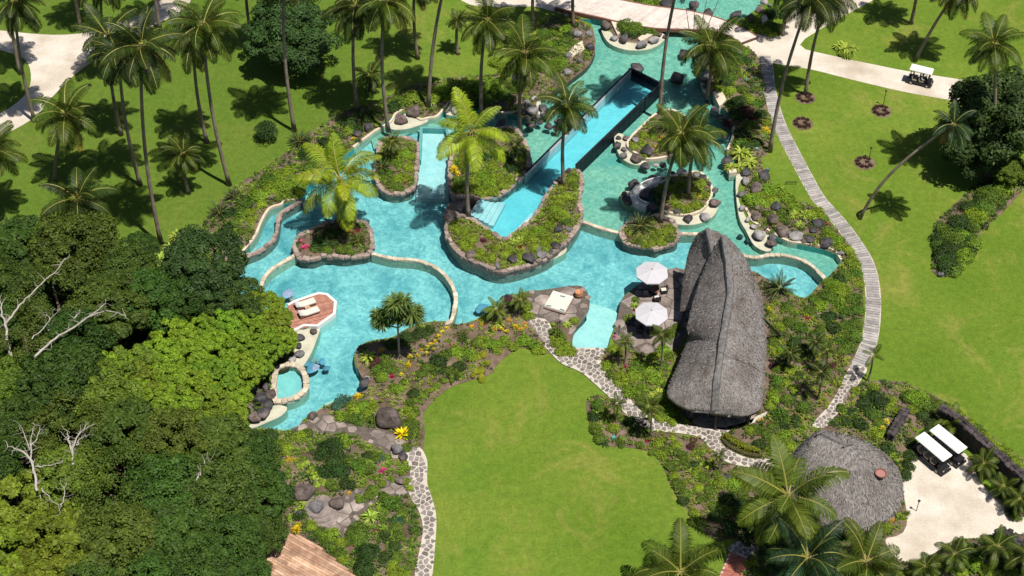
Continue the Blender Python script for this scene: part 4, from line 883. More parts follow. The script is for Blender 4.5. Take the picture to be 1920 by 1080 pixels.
rocks('sunk in the lower pool near the hot tub', '586 689 28 u;604 678 18 u;612 690 16 u;590 675 15 l;574 680 16 u', -.35, .3, 'flat boulder')
rocks('sunk in the pool beside the peninsula palms', '905 576 22 u;896 581 15 u', -.45, .4, 'flat boulder')
rocks('sunk in the pool behind the lounger deck', '540 551 24 u;546 561 13 l', -.3, .4, 'flat boulder')
# round steps by the lower garden
for k in range(3):
    mb = MB(); p = G(598 + k * 5, 952 + k * 7, .1); mb.lathe([(0, .35 - k * .12), (1.25, .35 - k * .12), (1.3, .30 - k * .12), (1.3, -.1)], 20); o = mb.build('round_step', 'terrace'); o.location = (p.x, p.y, .06 + .004 * k); tag(o, ('uppermost', 'middle', 'lowest')[k] + ' of the rounded stone steps in the lower garden', 'step', '', 'rounded steps in the lower garden')

# ================================================================== foliage models
def shrub_mesh(n, size, seed, flat_=.8, up=.5, lobes=7, narrow=.34):
    g = unit(lobes); g[:, 2] = np.abs(g[:, 2]); Lc = g * rng.uniform(.35, .62, (lobes, 1)); lr = rng.uniform(.36, .55, lobes)
    k = rng.integers(lobes, size=n); d = unit(n); d[:, 2] = np.where(d[:, 2] < -.2, -d[:, 2], d[:, 2])
    P = Lc[k] + d * lr[k][:, None] * (rng.uniform(.55, 1.0, (n, 1)) ** .5); P[:, 2] = np.maximum(P[:, 2] * flat_, .03 + rng.uniform(0, .1, n))
    Nn = d * .8 + np.array([0, 0, up]) + rng.normal(size=(n, 3)) * .35
    v = np.clip(rng.random(n) * .75 + (rng.random(lobes)[k] - .5) * .5, 0, .9); return leaf_mesh('shrub', P, Nn, unit(n) * .55 + d * .9 + np.array([0, 0, .25]), size * rng.uniform(.7, 1.2, n), size * narrow, v, 'leaf')
SHRUB = {'s': [shrub_mesh(300, .40, k) for k in range(4)], 'm': [shrub_mesh(640, .28, k, .75, .5, 11) for k in range(4)], 'l': [shrub_mesh(1500, .19, k, .75, .5, 16) for k in range(4)],
         'big': [shrub_mesh(120, .62, k, .8, .6, 6, .55) for k in range(3)], 'trim': [shrub_mesh(1500, .11, k, .9, .4, 3, .6) for k in range(3)]}
def strap_mesh(n, wd, arch, seg=4, upm=.9, lm=1.0, fold=.0):
    V, F, rn = [], [], []
    for i in range(n):
        a = i * 2.399 + rng.uniform(-.3, .3); e = rng.uniform(.25, upm) ; L = lm * rng.uniform(.75, 1.1); d = np.array([math.cos(a), math.sin(a)]); sd_ = np.array([-d[1], d[0]]); o = len(V); th = e * 1.45; r_, z_ = .04, .05; val = rng.random()
        for s in range(seg + 1):
            t = s / seg; w_ = wd * (math.sin(math.pi * min(1, t * .86 + .14)) ** .7 if s < seg else .05) * .5
            V.append((d[0] * r_ + sd_[0] * w_, d[1] * r_ + sd_[1] * w_, z_ + fold * w_)); V.append((d[0] * r_ - sd_[0] * w_, d[1] * r_ - sd_[1] * w_, z_ + fold * w_))
            r_ += math.cos(th) * L / seg; z_ += math.sin(th) * L / seg; th -= arch / seg; z_ = max(z_, .02)
        for s in range(seg): F.append((o + 2 * s, o + 2 * s + 1, o + 2 * s + 3, o + 2 * s + 2)); rn.append(val * .8)
    me = bpy.data.meshes.new('strap'); me.from_pydata(V, [], F); at = me.attributes.new('rnd', 'FLOAT', 'FACE'); at.data.foreach_set('value', np.array(rn, np.float32)); me.materials.append(M['leaf']); me.update(); return me
STRAP = {'st': [strap_mesh(34, .15, 1.9) for _ in range(3)], 'sd': [strap_mesh(40, .09, 1.5) for _ in range(3)], 'ag': [strap_mesh(26, .26, .5, 3, .85, .9, .5) for _ in range(2)], 'ti': [strap_mesh(24, .30, 1.3, 3, 1.0, .9) for _ in range(3)], 'gr': [strap_mesh(90, .05, 1.3, 3, 1.0, .9) for _ in range(3)], 'ye': [strap_mesh(46, .20, 1.0, 3, 1.0, .85) for _ in range(3)]}
# kind: (meshes, colour, description, category, name, squash)
KIND = {
 'bs': ('sh', (.165, .255, .018), 'lime green bush', 'bush', 'bush', .95), 'ms': ('sh', (.085, .15, .015), 'mid green bush', 'bush', 'bush', .95),
 'ds': ('sh', (.036, .072, .013), 'dark green bush', 'bush', 'bush', 1.0), 'tb': ('sh', (.045, .11, .07), 'blue green bush', 'bush', 'bush', .75),
 'dr': ('sh', (.075, .030, .026), 'dark red leaved bush', 'bush', 'bush', .75), 'ml': ('big', (.20, .28, .03), 'bright large leaved shrub', 'shrub', 'shrub', .8),
 'tp': ('trim', (.26, .27, .015), 'clipped golden ball shrub', 'shrub', 'clipped_shrub', .8), 'tg': ('trim', (.13, .20, .015), 'clipped green mound', 'shrub', 'clipped_shrub', .65),
 'st': ('st', (.28, .36, .05), 'light green strap leaved lily', 'lily plant', 'strap_plant', 1), 'sd': ('sd', (.045, .09, .02), 'dark spiky leaved clump', 'plant', 'spiky_plant', 1),
 'ag': ('ag', (.16, .25, .19), 'blue grey agave', 'agave', 'agave', .8), 'rd': ('ti', (.30, .018, .035), 'crimson leaved plant', 'plant', 'red_plant', 1), 'pk': ('ti', (.52, .06, .15), 'pink flowering plant', 'plant', 'pink_plant', 1),
 'mg': ('ti', (.13, .02, .05), 'purple leaved plant', 'plant', 'purple_plant', 1), 'ye': ('ye', (.62, .47, .02), 'yellow leaved croton', 'croton', 'croton', 1), 'or': ('sd', (.56, .33, .03), 'orange yellow spiky croton', 'croton', 'croton', 1),
 'yl': ('ye', (.75, .60, .01), 'bright yellow plant', 'croton', 'croton', 1), 'gr': ('gr', (.10, .17, .02), 'grassy green tuft', 'grass tuft', 'grass_tuft', .9), 'br': ('ti', (.065, .035, .022), 'dark bronze leaved plant', 'plant', 'bronze_plant', .9)}
def plant(kind, x, y, r, zone, z=0.0, group=None):
    ms, colr, desc, cat, name, sq = KIND[kind]; rm = r / ppm(x, y)
    if ms == 'sh': lib = SHRUB['s' if rm < .75 else ('m' if rm < 1.15 else 'l')]
    elif ms in SHRUB: lib = SHRUB[ms]
    else: lib = STRAP[ms]
    h = rm * sq * (.55 if ms in SHRUB or ms == 'sh' else .35)
    p = G(x, y, z + h); z = max(z, gz(p.x, p.y) - .05); p = G(x, y, z + h)
    o = link(name, lib[rng.integers(len(lib))], None, Vector((p.x, p.y, z))); k = rng.uniform(.94, 1.06)
    o.scale = (rm * k, rm * k, rm * sq * rng.uniform(.95, 1.15)); o.rotation_euler = (0, 0, rng.uniform(0, 6.3)); f = rng.uniform(.88, 1.14); o.color = (*[min(1, q * f) for q in colr], 1)
    pre = '' if cat not in ('bush', 'shrub', 'lily plant') else ('large ' if rm > 1.0 else ('small ' if rm < .62 else ''))
    tag(o, pre + desc, cat, zone, group or 'planting in the garden beds'); return o
QUEUE = []
def bush_mass():
    """all bushes of the tables: the 300 largest as objects, the smaller rest as one planted mass"""
    QUEUE.sort(key=lambda q: -q[3] / ppm(q[1], q[2])); rest = QUEUE[298:]
    for q in QUEUE[:298]: plant(*q)
    co, rn, ti = [], [], []
    for kind, x, y, r, zone, z in rest:
        colr, sq = KIND[kind][1], KIND[kind][5]; rm = r / ppm(x, y); lib = SHRUB['s' if rm < .6 else 'm']; me = lib[rng.integers(len(lib))]; h = rm * sq * .55; p = G(x, y, z + h); z = max(z, gz(p.x, p.y) - .05); p = G(x, y, z + h)
        a = np.empty(len(me.vertices) * 3, np.float32); me.vertices.foreach_get('co', a); a = a.reshape(-1, 3); v = np.empty(len(me.polygons), np.float32); me.attributes['rnd'].data.foreach_get('value', v); t = rng.uniform(0, 6.3); f = rng.uniform(.88, 1.14)
        b = np.stack([(a[:, 0] * math.cos(t) - a[:, 1] * math.sin(t)) * rm + p.x, (a[:, 0] * math.sin(t) + a[:, 1] * math.cos(t)) * rm + p.y, a[:, 2] * rm * sq + z], 1); co.append(b); rn.append(v); ti.append(np.tile(np.array([colr[0] * f, colr[1] * f, colr[2] * f, 1], np.float32), (len(v), 1)))
    co = np.concatenate(co); rn = np.concatenate(rn); ti = np.concatenate(ti); n = len(rn); me = bpy.data.meshes.new('low_bushes'); me.vertices.add(n * 4); me.vertices.foreach_set('co', co.astype(np.float32).ravel()); me.loops.add(n * 4); me.loops.foreach_set('vertex_index', np.arange(n * 4, dtype=np.int32)); me.polygons.add(n); me.polygons.foreach_set('loop_start', np.arange(0, n * 4, 4, dtype=np.int32)); me.polygons.foreach_set('loop_total', np.full(n, 4, np.int32))
    me.attributes.new('rnd', 'FLOAT', 'FACE').data.foreach_set('value', rn); me.attributes.new('tint', 'FLOAT_COLOR', 'FACE').data.foreach_set('color', ti.ravel()); me.materials.append(M['leafmix']); me.update(calc_edges=True)
    o = link('low_planting', me); o['kind'] = 'stuff'; o['category'] = 'low planting'; REG.append((o, 'small mixed green bushes filling the garden beds and islets', ''))
def plants(zone, s, z=0.1):
    for it in s.split(';'):
        it = it.split()
        if len(it) >= 3 and KIND[it[0]][0] == 'sh': QUEUE.append((it[0], float(it[1]), float(it[2]), (float(it[3]) if len(it) > 3 else 13) * 1.32, zone, float(it[4]) if len(it) > 4 else z))
        elif len(it) >= 3: plant(it[0], float(it[1]), float(it[2]), float(it[3]) if len(it) > 3 else 13, zone, float(it[4]) if len(it) > 4 else z)
plants('on the bank behind the bright palm', 'ds 575 282 17;ds 610 262 15;ms 628 250 13;bs 655 240 11;sd 640 228 13;ds 690 214 14;ye 662 260 7;ms 702 224 9;bs 708 232 7;ds 600 285 14;ms 640 275 13;bs 620 280 11;ds 655 225 14;sd 672 262 10;ms 590 300 13;ds 665 240 13')
plants('on the bank north of the pools', 'ds 738 195 13;ms 748 184 13;bs 772 178 17;ms 792 174 14;st 808 192 10;bs 832 166 19;bs 862 162 21;ms 872 178 16;bs 898 160 19;ds 890 190 14;bs 928 162 17;ms 945 176 15;ms 962 158 15;bs 815 178 14;bs 845 176 12;ms 915 180 14;ds 860 186 10;sd 722 208 10;ms 720 190 12;or 735 205 6;bs 880 150 16;bs 910 148 14;ms 935 150 13;gr 790 195 9;gr 760 192 9')
plants('on the far left slope', 'bs 555 336 19;bs 530 346 17;bs 505 350 19;bs 480 362 17;ms 500 332 15;bs 520 326 13;ms 460 376 15;bs 540 316 13;bs 560 358 13;ms 450 396 13;bs 466 395 11;ml 452 407 10;bs 580 330 14;ms 575 310 14;ms 545 360 11;ds 430 395 13;ms 440 415 12;ds 425 425 14;bs 490 380 11;ms 520 365 10;bs 470 410 9;ms 455 430 10')
plants('on the bank left of the bridge', 'bs 960 62 17;ms 1020 60 15;bs 1045 55 13;bs 1030 88 17;ms 1060 70 12;ms 1076 78 9;bs 1050 112 15;bs 1020 120 15;ms 992 140 13;bs 952 122 17;st 1022 36 12;or 1080 40 7;bs 930 112 13;ms 975 85 15;bs 1062 50 11;ds 1075 42 10;bs 1000 105 16;ms 1040 125 12;bs 1008 75 14;or 1062 40 6;ms 1046 78 12;ds 1066 62 10;bs 985 115 13')
plants('on the islet beside the bridge', 'ms 1172 45 17;ms 1190 48 17;ms 1205 53 13;ds 1186 60 11;ms 1222 57 10;ds 1176 57 10;bs 1196 45 9', .2)
plants('beyond the bridge', 'bs 1215 3 12;ms 1200 -3 12;ms 1230 2 9;ms 1395 45 11;bs 1410 50 13;bs 1430 52 13;ms 1450 46 13;st 1440 40 11;ds 1446 20 15;ms 1460 10 13;bs 1447 62 9;ms 1415 38 9;ds 1470 20 12;st 1422 58 9', .05)
plants('beside the slat path top', 'ms 1385 105 14;ms 1365 110 13;ds 1350 135 13;ms 1370 140 13;bs 1350 166 11;bs 1370 166 11;ag 1405 130 8;ag 1415 146 8;ag 1399 150 8;ag 1421 160 8;ag 1409 166 7;ag 1426 175 7;ag 1412 120 6;ds 1385 186 15;bs 1402 180 11;ye 1400 182 6;dr 1400 206 15;ds 1380 210 15;ms 1420 190 11;ds 1425 210 13;ms 1406 232 13;ds 1390 245 13;ye 1437 243 11;ds 1420 262 12;ag 1420 280 8;ms 1388 264 14;dr 1365 228 12;bs 1438 228 9;ms 1345 115 11;ds 1398 110 12;ms 1376 125 12;dr 1415 222 10;ms 1375 190 11;ds 1360 150 12;ms 1390 165 11;ag 1432 256 7;gr 1350 90 10;bs 1395 95 11;ms 1378 88 12;st 1390 285 24;st 1405 302 20;st 1370 312 17;st 1387 312 18;st 1402 288 17;ds 1400 270 12', .12)
plants('on the rocky right bank', 'bs 1440 350 15;bs 1460 352 15;bs 1480 370 15;bs 1490 386 15;bs 1410 370 15;bs 1430 375 15;bs 1450 371 13;ms 1475 395 15;st 1490 402 16;st 1510 402 18;st 1500 420 13;bs 1520 400 13;bs 1540 405 12;bs 1555 436 13;bs 1570 446 13;bs 1580 460 11;ms 1465 404 11;ag 1440 318 7;ms 1418 336 9;ms 1545 444 9;bs 1590 466 11;ms 1500 386 11;bs 1425 360 11;bs 1470 362 12;st 1525 412 12;gr 1475 418 9;ms 1442 398 9;br 1430 402 6;rd 1551 420 5;bs 1535 392 10', .12)
plants('right of the long hut', 'bs 1600 490 15;ms 1605 510 13;ms 1585 510 15;ds 1575 520 13;bs 1560 530 17;bs 1580 540 17;ms 1550 550 17;ms 1530 560 13;bs 1575 565 15;bs 1612 530 9;ds 1555 590 13;ds 1565 610 15;rd 1515 595 8;pk 1563 618 7;ye 1442 578 7;ms 1475 575 11;bs 1490 582 9;ms 1500 610 13;ds 1530 626 12;ms 1540 615 11;ds 1490 640 13;ms 1452 640 11;bs 1470 655 13;ds 1510 650 11;dr 1575 670 9;dr 1520 690 9;dr 1452 685 9;ms 1500 670 9;ds 1500 700 10;ms 1460 710 13;bs 1490 726 11;bs 1450 740 13;ms 1475 745 13;bs 1444 760 10;ms 1465 775 15;ds 1490 785 13;or 1427 787 8;ye 1440 780 7;rd 1441 797 7;or 1455 662 8;ms 1420 802 13;bs 1408 805 11;ms 1440 812 13;ds 1425 830 13;bs 1470 815 15;ms 1452 835 13;bs 1540 570 13;ms 1520 580 12;ms 1480 600 12;bs 1465 610 11;ms 1545 640 13;ds 1520 665 10;bs 1485 690 11;ms 1460 690 10;ms 1505 760 13;gr 1540 720 7;or 1532 735 5;br 1520 765 6;br 1535 755 6;or 1550 740 5;br 1560 720 5;br 1510 785 6;ds 1470 680 10;dr 1562 682 8;dr 1568 655 8;mg 1500 652 6;ms 1458 728 10;bs 1475 715 10;ms 1450 795 11;ds 1470 795 11;bs 1455 822 12;bs 1485 835 12', .1)
plants('in the slat path hedge', 'ms 1605 556 14;ms 1608 578 13;ms 1606 602 14;ms 1602 628 14;ms 1592 650 13;ms 1590 580 13;ms 1586 608 13;ms 1578 636 13;ms 1595 560 11;ms 1580 655 11;ms 1598 615 12;ms 1588 625 12', .15)
plants('left of the long hut', 'bs 1140 680 13;bs 1152 652 11;rd 1172 687 6;pk 1152 630 5;bs 1165 705 15;bs 1190 700 15;ms 1200 680 13;bs 1215 690 13;bs 1180 730 15;bs 1205 726 13;bs 1230 706 15;st 1236 737 17;st 1220 742 13;bs 1245 742 13;bs 1252 770 15;bs 1260 786 11;ms 1240 682 13;bs 1245 652 13;ms 1256 622 12;ms 1160 660 9;ye 1165 655 6;ms 1145 700 11;bs 1215 755 13;ms 1200 742 11;bs 1225 665 11;ms 1255 665 11;bs 1262 700 11;ms 1250 720 11;ms 1185 690 11;bs 1240 780 12;st 1190 572 11;bs 1182 592 11;rd 1191 580 6;ms 1192 560 8;ms 1270 610 9')
plants('in the small path bed', 'bs 1076 598 9;st 1063 608 12;ms 1041 620 11;bs 1046 640 12;bs 1060 646 13;bs 1071 656 11;bs 1052 656 11;ms 1052 628 10;bs 1040 632 9')
plants('along the near lawn edge', 'ms 1120 756 13;ds 1115 776 13;ms 1130 766 11;ms 1118 800 13;ms 1125 820 11;sd 1133 827 15;rd 1135 762 5;bs 1150 800 11;ds 1185 790 15;ds 1195 806 13;rd 1215 824 9;ms 1165 827 10;st 1166 822 8;bs 1236 826 11;ms 1250 842 11;bs 1270 832 11;bs 1242 850 11;ms 1262 870 13;bs 1266 890 11;ms 1280 850 11;dr 1296 836 9;dr 1302 826 8;ms 1286 862 11;ds 1302 870 11;bs 1306 882 11;ms 1320 892 13;ms 1272 906 13;ms 1286 922 13;ds 1282 936 11;bs 1312 912 11;ms 1332 916 13;bs 1352 902 15;bs 1376 902 15;ds 1366 932 15;ds 1386 946 17;ms 1342 946 13;bs 1302 960 11;ms 1316 976 11;ds 1346 966 15;ds 1370 986 17;ds 1402 980 15;ms 1200 832 9;ms 1225 845 9;gr 1252 862 8;gr 1292 900 8;ms 1320 930 11;ms 1310 845 10;bs 1330 870 9;dr 1320 860 8;ms 1345 885 9;or 1290 872 5;ye 1292 870 4;sd 1262 880 9;gr 1330 962 8;ms 1370 955 13;bs 1400 905 12;ds 1420 960 17;ds 1430 990 17;ms 1395 925 12;ds 1400 1005 14;ms 1160 780 11;ms 1140 785 10;ms 1210 805 9;bs 1260 820 8')
plants('on the pandanus peninsula', 'st 690 667 22;or 716 656 10;dr 710 672 10;ds 735 642 15;ds 760 630 15;ds 786 622 15;ds 806 616 12;ms 725 680 13;ms 710 690 13;bs 716 702 13;rd 735 705 8;ye 753 702 7;bs 742 726 13;ye 765 684 9;ye 768 668 8;ye 783 666 7;ye 791 656 7;ye 800 651 7;ye 808 645 7;ye 816 640 7;ye 822 630 7;ye 829 622 7;ye 838 615 7;ye 800 662 6;ye 812 654 6;ms 790 697 11;ms 800 686 11;ds 822 672 15;ms 832 662 13;ms 845 692 13;ds 862 682 12;bs 856 656 13;sd 868 634 15;pk 848 646 5;bs 876 660 13;bs 886 668 11;bs 906 636 13;bs 922 642 13;bs 932 652 11;bs 946 636 13;bs 962 646 11;bs 982 636 13;bs 1000 642 13;bs 1010 652 11;ms 895 640 11;ds 830 690 11;ms 720 668 11;dr 700 682 9;ms 735 690 12;ms 756 715 9;or 768 676 6;ds 850 700 11;ms 815 690 11;bs 1018 655 8')
plants('near the stone platform', 'or 885 612 9;or 906 608 9;or 926 616 9;ye 940 616 8;ye 950 621 8;ye 966 612 8;or 955 600 8;or 976 616 8;st 936 605 14;ms 915 592 11;dr 950 557 10;bs 985 572 13;bs 990 590 11;ds 962 570 11;st 984 585 13;or 984 606 7;bs 920 580 11;or 898 600 7;ye 985 612 6')
plants('at the peninsula lawn edge', 'tp 905 664 13;tp 914 680 13;tp 896 692 15;tp 903 706 13;tp 886 704 11;tg 780 750 12;tg 790 740 12;tg 802 731 12;tg 816 722 12;tg 832 714 12;tg 848 707 12;tg 862 702 12;ms 770 790 11;ms 775 768 11;ds 776 735 12;ms 775 805 11;ms 764 815 10;bs 772 778 9;ms 768 752 10')
plants('in the lower pool end garden', 'tb 645 746 15;ye 672 742 12;bs 660 762 15;bs 640 776 13;bs 680 757 13;bs 690 772 11;ms 670 782 13;ms 655 780 12;tb 632 760 11;bs 765 768 11;ms 760 792 13;bs 700 755 10;ms 695 785 10;yl 755 812 20;ms 762 836 10;ds 620 832 20;bs 645 824 15;ds 605 846 15;ds 635 850 15;or 525 852 11;or 515 866 12;or 541 861 11;or 555 862 9;bs 540 836 13;bs 560 816 13;ms 576 810 11;ds 505 815 17;ds 500 835 16;ms 520 830 12;ml 570 872 14;ml 590 887 16;ml 602 905 14;ml 580 880 12;ds 612 880 17;ds 640 880 17;ds 650 902 14;ms 672 870 15;ms 690 876 13;ds 625 862 15;ms 655 862 13;pk 718 882 10;ms 702 852 12;tb 712 856 9;ds 690 852 11;tg 715 907 15;tg 735 897 10;ms 700 915 13;tg 676 932 15;ms 692 925 12;or 655 924 6;ms 622 905 13;ds 512 892 20;ds 532 922 22;ds 520 945 18;ms 505 870 16;ml 570 942 12;ml 560 952 11;ml 545 935 9;ds 562 962 12;ye 555 992 14;ye 560 983 9;bs 585 985 11;bs 760 900 9;bs 767 912 8;ml 582 975 11')
plants('left of the lower flagstone path', 'st 695 967 23;ms 735 940 17;ms 720 930 13;gr 776 950 11;gr 778 965 11;gr 779 980 11;gr 778 995 11;gr 776 1010 11;gr 773 1025 11;gr 770 1040 11;gr 768 1055 11;gr 765 1070 11;rd 772 947 6;ds 720 1002 13;mg 705 997 10;ms 742 985 13;ms 745 1002 13;ms 670 992 20;ms 672 1010 15;bs 620 1000 15;bs 640 1016 13;ms 635 1036 13;ms 655 1012 12;ds 690 1032 20;ds 680 1056 20;pk 660 1024 5;pk 695 1047 5;pk 672 1052 4;bs 735 1060 12;ds 722 1042 13;ms 746 1042 12;bs 760 1077 11;ds 740 1020 12;tb 745 975 12;rd 735 977 5;bs 740 1070 12;or 730 1080 8;ms 755 958 11;ms 610 1012 12;bs 645 1046 12;ms 600 995 11')
plants('around the golf cart court', 'ds 1640 742 19;ds 1622 756 15;ds 1655 752 14;ms 1702 740 15;bs 1720 742 19;ms 1735 756 15;bs 1690 770 12;ye 1662 790 10;bs 1650 810 13;ye 1655 802 8;ds 1665 836 13;ds 1600 770 13;ds 1615 790 15;bs 1780 765 11;bs 1800 775 11;bs 1820 790 11;ms 1832 800 11;bs 1850 816 11;bs 1865 830 11;bs 1890 846 11;bs 1907 862 11;ms 1842 808 10;bs 1878 838 10;ds 1711 828 12;ds 1708 850 12;ds 1704 870 12;ds 1700 888 11;ds 1712 840 9;ds 1860 886 13;ms 1892 936 13;or 1820 882 8;ms 1580 765 12;ds 1585 785 12;ms 1640 775 13;or 1645 780 8;bs 1670 760 12;ms 1625 740 12;bs 1606 730 10;bs 1672 748 10;ms 1650 790 11;or 1665 768 7;bs 1710 765 11;ds 1730 775 12;ds 1745 790 12;ms 1760 755 11;bs 1640 725 11;ds 1850 860 12;ds 1875 925 11;ms 1905 965 11;ds 1895 955 10;gr 1702 962 10;bs 1690 965 8;or 1672 975 8;bs 1660 985 13;bs 1650 975 10;ds 1738 810 10;ds 1690 900 8;bs 1920 876 11;bs 1915 890 10')
plants('at the lower right corner', 'bs 1830 1056 17;bs 1850 1066 15;ms 1735 1072 17;or 1760 1062 9;ds 1880 1052 13;ds 1560 1020 15;ds 1540 1040 16;ds 1580 1050 16;ms 1600 1030 13;ms 1640 1025 12;ds 1480 1030 18;ds 1460 1050 18;ds 1500 1070 18;ds 1440 1035 16;ms 1670 1065 14;bs 1700 1075 13;ds 1655 1045 12;bs 1630 1010 12;ms 1790 1060 13;ds 1815 1035 12;bs 1805 1070 12;ms 1900 1065 14;bs 1410 1055 12;ms 1425 1070 14;ds 1520 1015 14;bs 1900 1030 11;ds 1850 1035 11;tg 1410 1052 13')
plants('in the kidney bed', 'ds 1782 478 17;ds 1768 455 16;ds 1790 430 16;ds 1812 445 16;ds 1838 412 15;ds 1862 345 14;ds 1795 488 14;ds 1818 468 14;ds 1842 372 15;ds 1770 470 21;ds 1776 490 19;ms 1786 440 21;bs 1802 436 19;ds 1800 412 21;bs 1810 476 19;bs 1826 450 16;bs 1832 400 21;ms 1846 386 19;ms 1852 360 21;bs 1870 352 16;bs 1880 345 19;ms 1822 422 16;ds 1762 442 16;ms 1792 500 16;ms 1770 425 15;ds 1790 462 18;bs 1895 340 15;ds 1815 385 15;ms 1865 370 14;ms 1760 455 14;bs 1800 490 14', .15)
plants('left of the narrow channel', 'bs 760 285 12;bs 745 300 12;ms 722 320 13;bs 765 310 11;bs 750 330 12;pk 761 340 7;ms 735 340 11;bs 770 290 9;sd 712 302 14;bs 765 330 9;ms 750 350 9;bs 742 285 9', .3)
plants('on the islet under the bright palm', 'pk 570 463 9;pk 566 452 8;pk 578 462 7;rd 660 435 9;rd 672 432 7;ds 600 450 16;ds 620 435 14;ds 645 425 13;ms 612 465 11;sd 672 452 17;st 672 455 12;ms 640 465 11;br 620 470 7;ms 590 465 9;or 640 470 6;ds 625 455 11;ms 655 470 9', .3)
plants('left of the lap pool', 'ye 851 316 11;ye 858 325 8;ms 862 335 13;ms 870 350 11;bs 895 350 13;bs 915 340 13;bs 930 330 13;bs 945 345 11;bs 905 325 13;bs 925 355 11;ds 950 290 14;ds 960 310 13;ms 935 285 13;ds 880 290 13;ds 905 290 13;bs 925 310 12;ms 870 300 13;bs 890 335 11;or 900 345 7;rd 852 335 5;bs 955 335 10;ds 975 285 11;bs 905 360 9;ms 855 350 10;or 895 335 5', .85)
plants('on the lap pool islet', 'bs 1050 400 17;bs 1040 390 12;ms 1060 410 12;mg 906 450 9;rd 976 462 7;rd 990 458 5;rd 1061 350 6;st 962 452 12;st 975 448 11;bs 1010 430 13;bs 1025 440 13;bs 1030 420 13;bs 995 445 11;bs 855 420 11;bs 870 435 12;bs 885 445 11;bs 860 430 9;bs 900 470 11;bs 920 480 11;bs 945 475 11;bs 875 460 11;bs 1070 335 10;bs 1065 365 11;bs 1050 375 11;ms 1075 330 9;bs 1020 455 11;bs 975 475 9;bs 955 465 10;mg 1033 415 5;dr 1062 345 6;bs 930 465 9;bs 1005 460 9;ms 880 430 8;bs 915 435 8;bs 1040 455 9;ms 1075 345 9', .85)
plants('on the cycad islet', 'tg 1235 438 15;tg 1228 444 11;rd 1246 436 6;bs 1250 430 10;bs 1220 455 10;ms 1200 452 9;bs 1240 452 9;or 1181 442 5;ms 1255 445 9;bs 1210 458 8', .3)
plants('on the glass wall islet', 'rd 1239 257 8;bs 1210 250 10;bs 1190 272 9;bs 1205 265 8;ms 1225 250 10;st 1253 262 10;ms 1245 275 8;or 1230 275 6;ds 1265 230 12;ds 1245 225 12;bs 1206 290 7;ms 1225 225 10', .3)
plants('on the slide islet', 'ms 1255 340 9;bs 1250 335 8;bs 1260 350 9;bs 1280 345 9;ms 1270 365 9;bs 1275 385 10;bs 1290 388 9;bs 1265 378 9;ye 1303 355 7;ye 1313 370 6;bs 1316 342 9;bs 1305 382 9;rd 1290 368 4;ds 1240 365 11;ds 1230 355 10;ms 1300 340 8;or 1310 362 5;bs 1320 360 7;ds 1240 378 9', .3)
plants('on the right hand lawn', 'st 1585 88 26;st 1575 86 18;st 1597 90 17;bs 1586 96 13', .02)
plants('at the woodland edge', 'st 280 497 22;st 300 482 22;st 320 462 20;st 332 442 20;st 292 522 18;ds 497 236 20;rd 68 432 9;rd 18 440 7;or 30 448 6', 1.2)
bush_mass()
# clipped hedges
def hedge(s, h, colr, desc, dens=420):
    P = smooth(GP(pts(s), h), True, 4); poly = [p.xy for p in P]; c0 = sum(P, Vector()) / len(P); c0.z = 0
    r_ = link('clipped_hedge', None, None, c0); tag(r_, desc, 'hedge')
    xs = [p[0] for p in poly]; ys = [p[1] for p in poly]; n = int((max(xs) - min(xs)) * (max(ys) - min(ys)) * dens); X = rng.uniform(min(xs), max(xs), n); Y = rng.uniform(min(ys), max(ys), n); k = inside_np(poly, X, Y); X, Y = X[k], Y[k]; d = edge_dist(poly, X, Y)
    top = h * np.minimum(1, .35 + d * 1.6); Z = .1 + top * rng.uniform(.75, 1.0, len(X)); Z = np.where(d < .35, rng.uniform(.05, 1, len(X)) * top, Z)
    me = leaf_mesh('foliage', np.stack([X - c0.x, Y - c0.y, Z], 1), np.array([0, 0, .8]) + rng.normal(size=(len(X), 3)) * .5, unit(len(X)), .16 * rng.uniform(.7, 1.2, len(X)), .08, rng.random(len(X)) * .8, 'leaf'); o = link('foliage', me, r_); o.color = (*colr, 1)
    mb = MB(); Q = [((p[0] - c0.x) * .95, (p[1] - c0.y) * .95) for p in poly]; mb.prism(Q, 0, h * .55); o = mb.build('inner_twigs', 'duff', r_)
hedge('1352,812 1362,804 1376,812 1400,826 1425,836 1434,846 1425,852 1400,848 1372,836 1356,824', .8, (.17, .20, .012), 'clipped olive lozenge shaped hedge beside the flagstone path')
hedge('1402,1042 1412,1034 1420,1048 1420,1066 1410,1066', .7, (.17, .19, .012), 'clipped olive hedge beside the red brick path')

# ---- ring beds with bronze plants round the small lamps and palms
for x, y, nm in ((1510, 183, 'under twin leaning palms'), (1505, 231, 'by the slat path'), (1653, 208, 'by the cart road'), (1621, 305, 'mid right lawn')):
    c_ = G(x, y, .03); mb = MB(); mb.lathe([(0, .10), (.7, .08), (1.15, .0)], 24); o = mb.build('ring_bed', 'soil'); o.location = c_ - Vector((0, 0, .02)); struct(o, f'round mulch bed {nm}')
    for k in range(9):
        a_ = k * .70; rr_ = .30 if k == 0 else .75; q = c_ + Vector((math.cos(a_) * rr_, math.sin(a_) * rr_, 0)); xx, yy = proj(q); plant('br', xx, yy - 2, 7, f'in the bed {nm}', .05, 'bronze plants in the round beds')
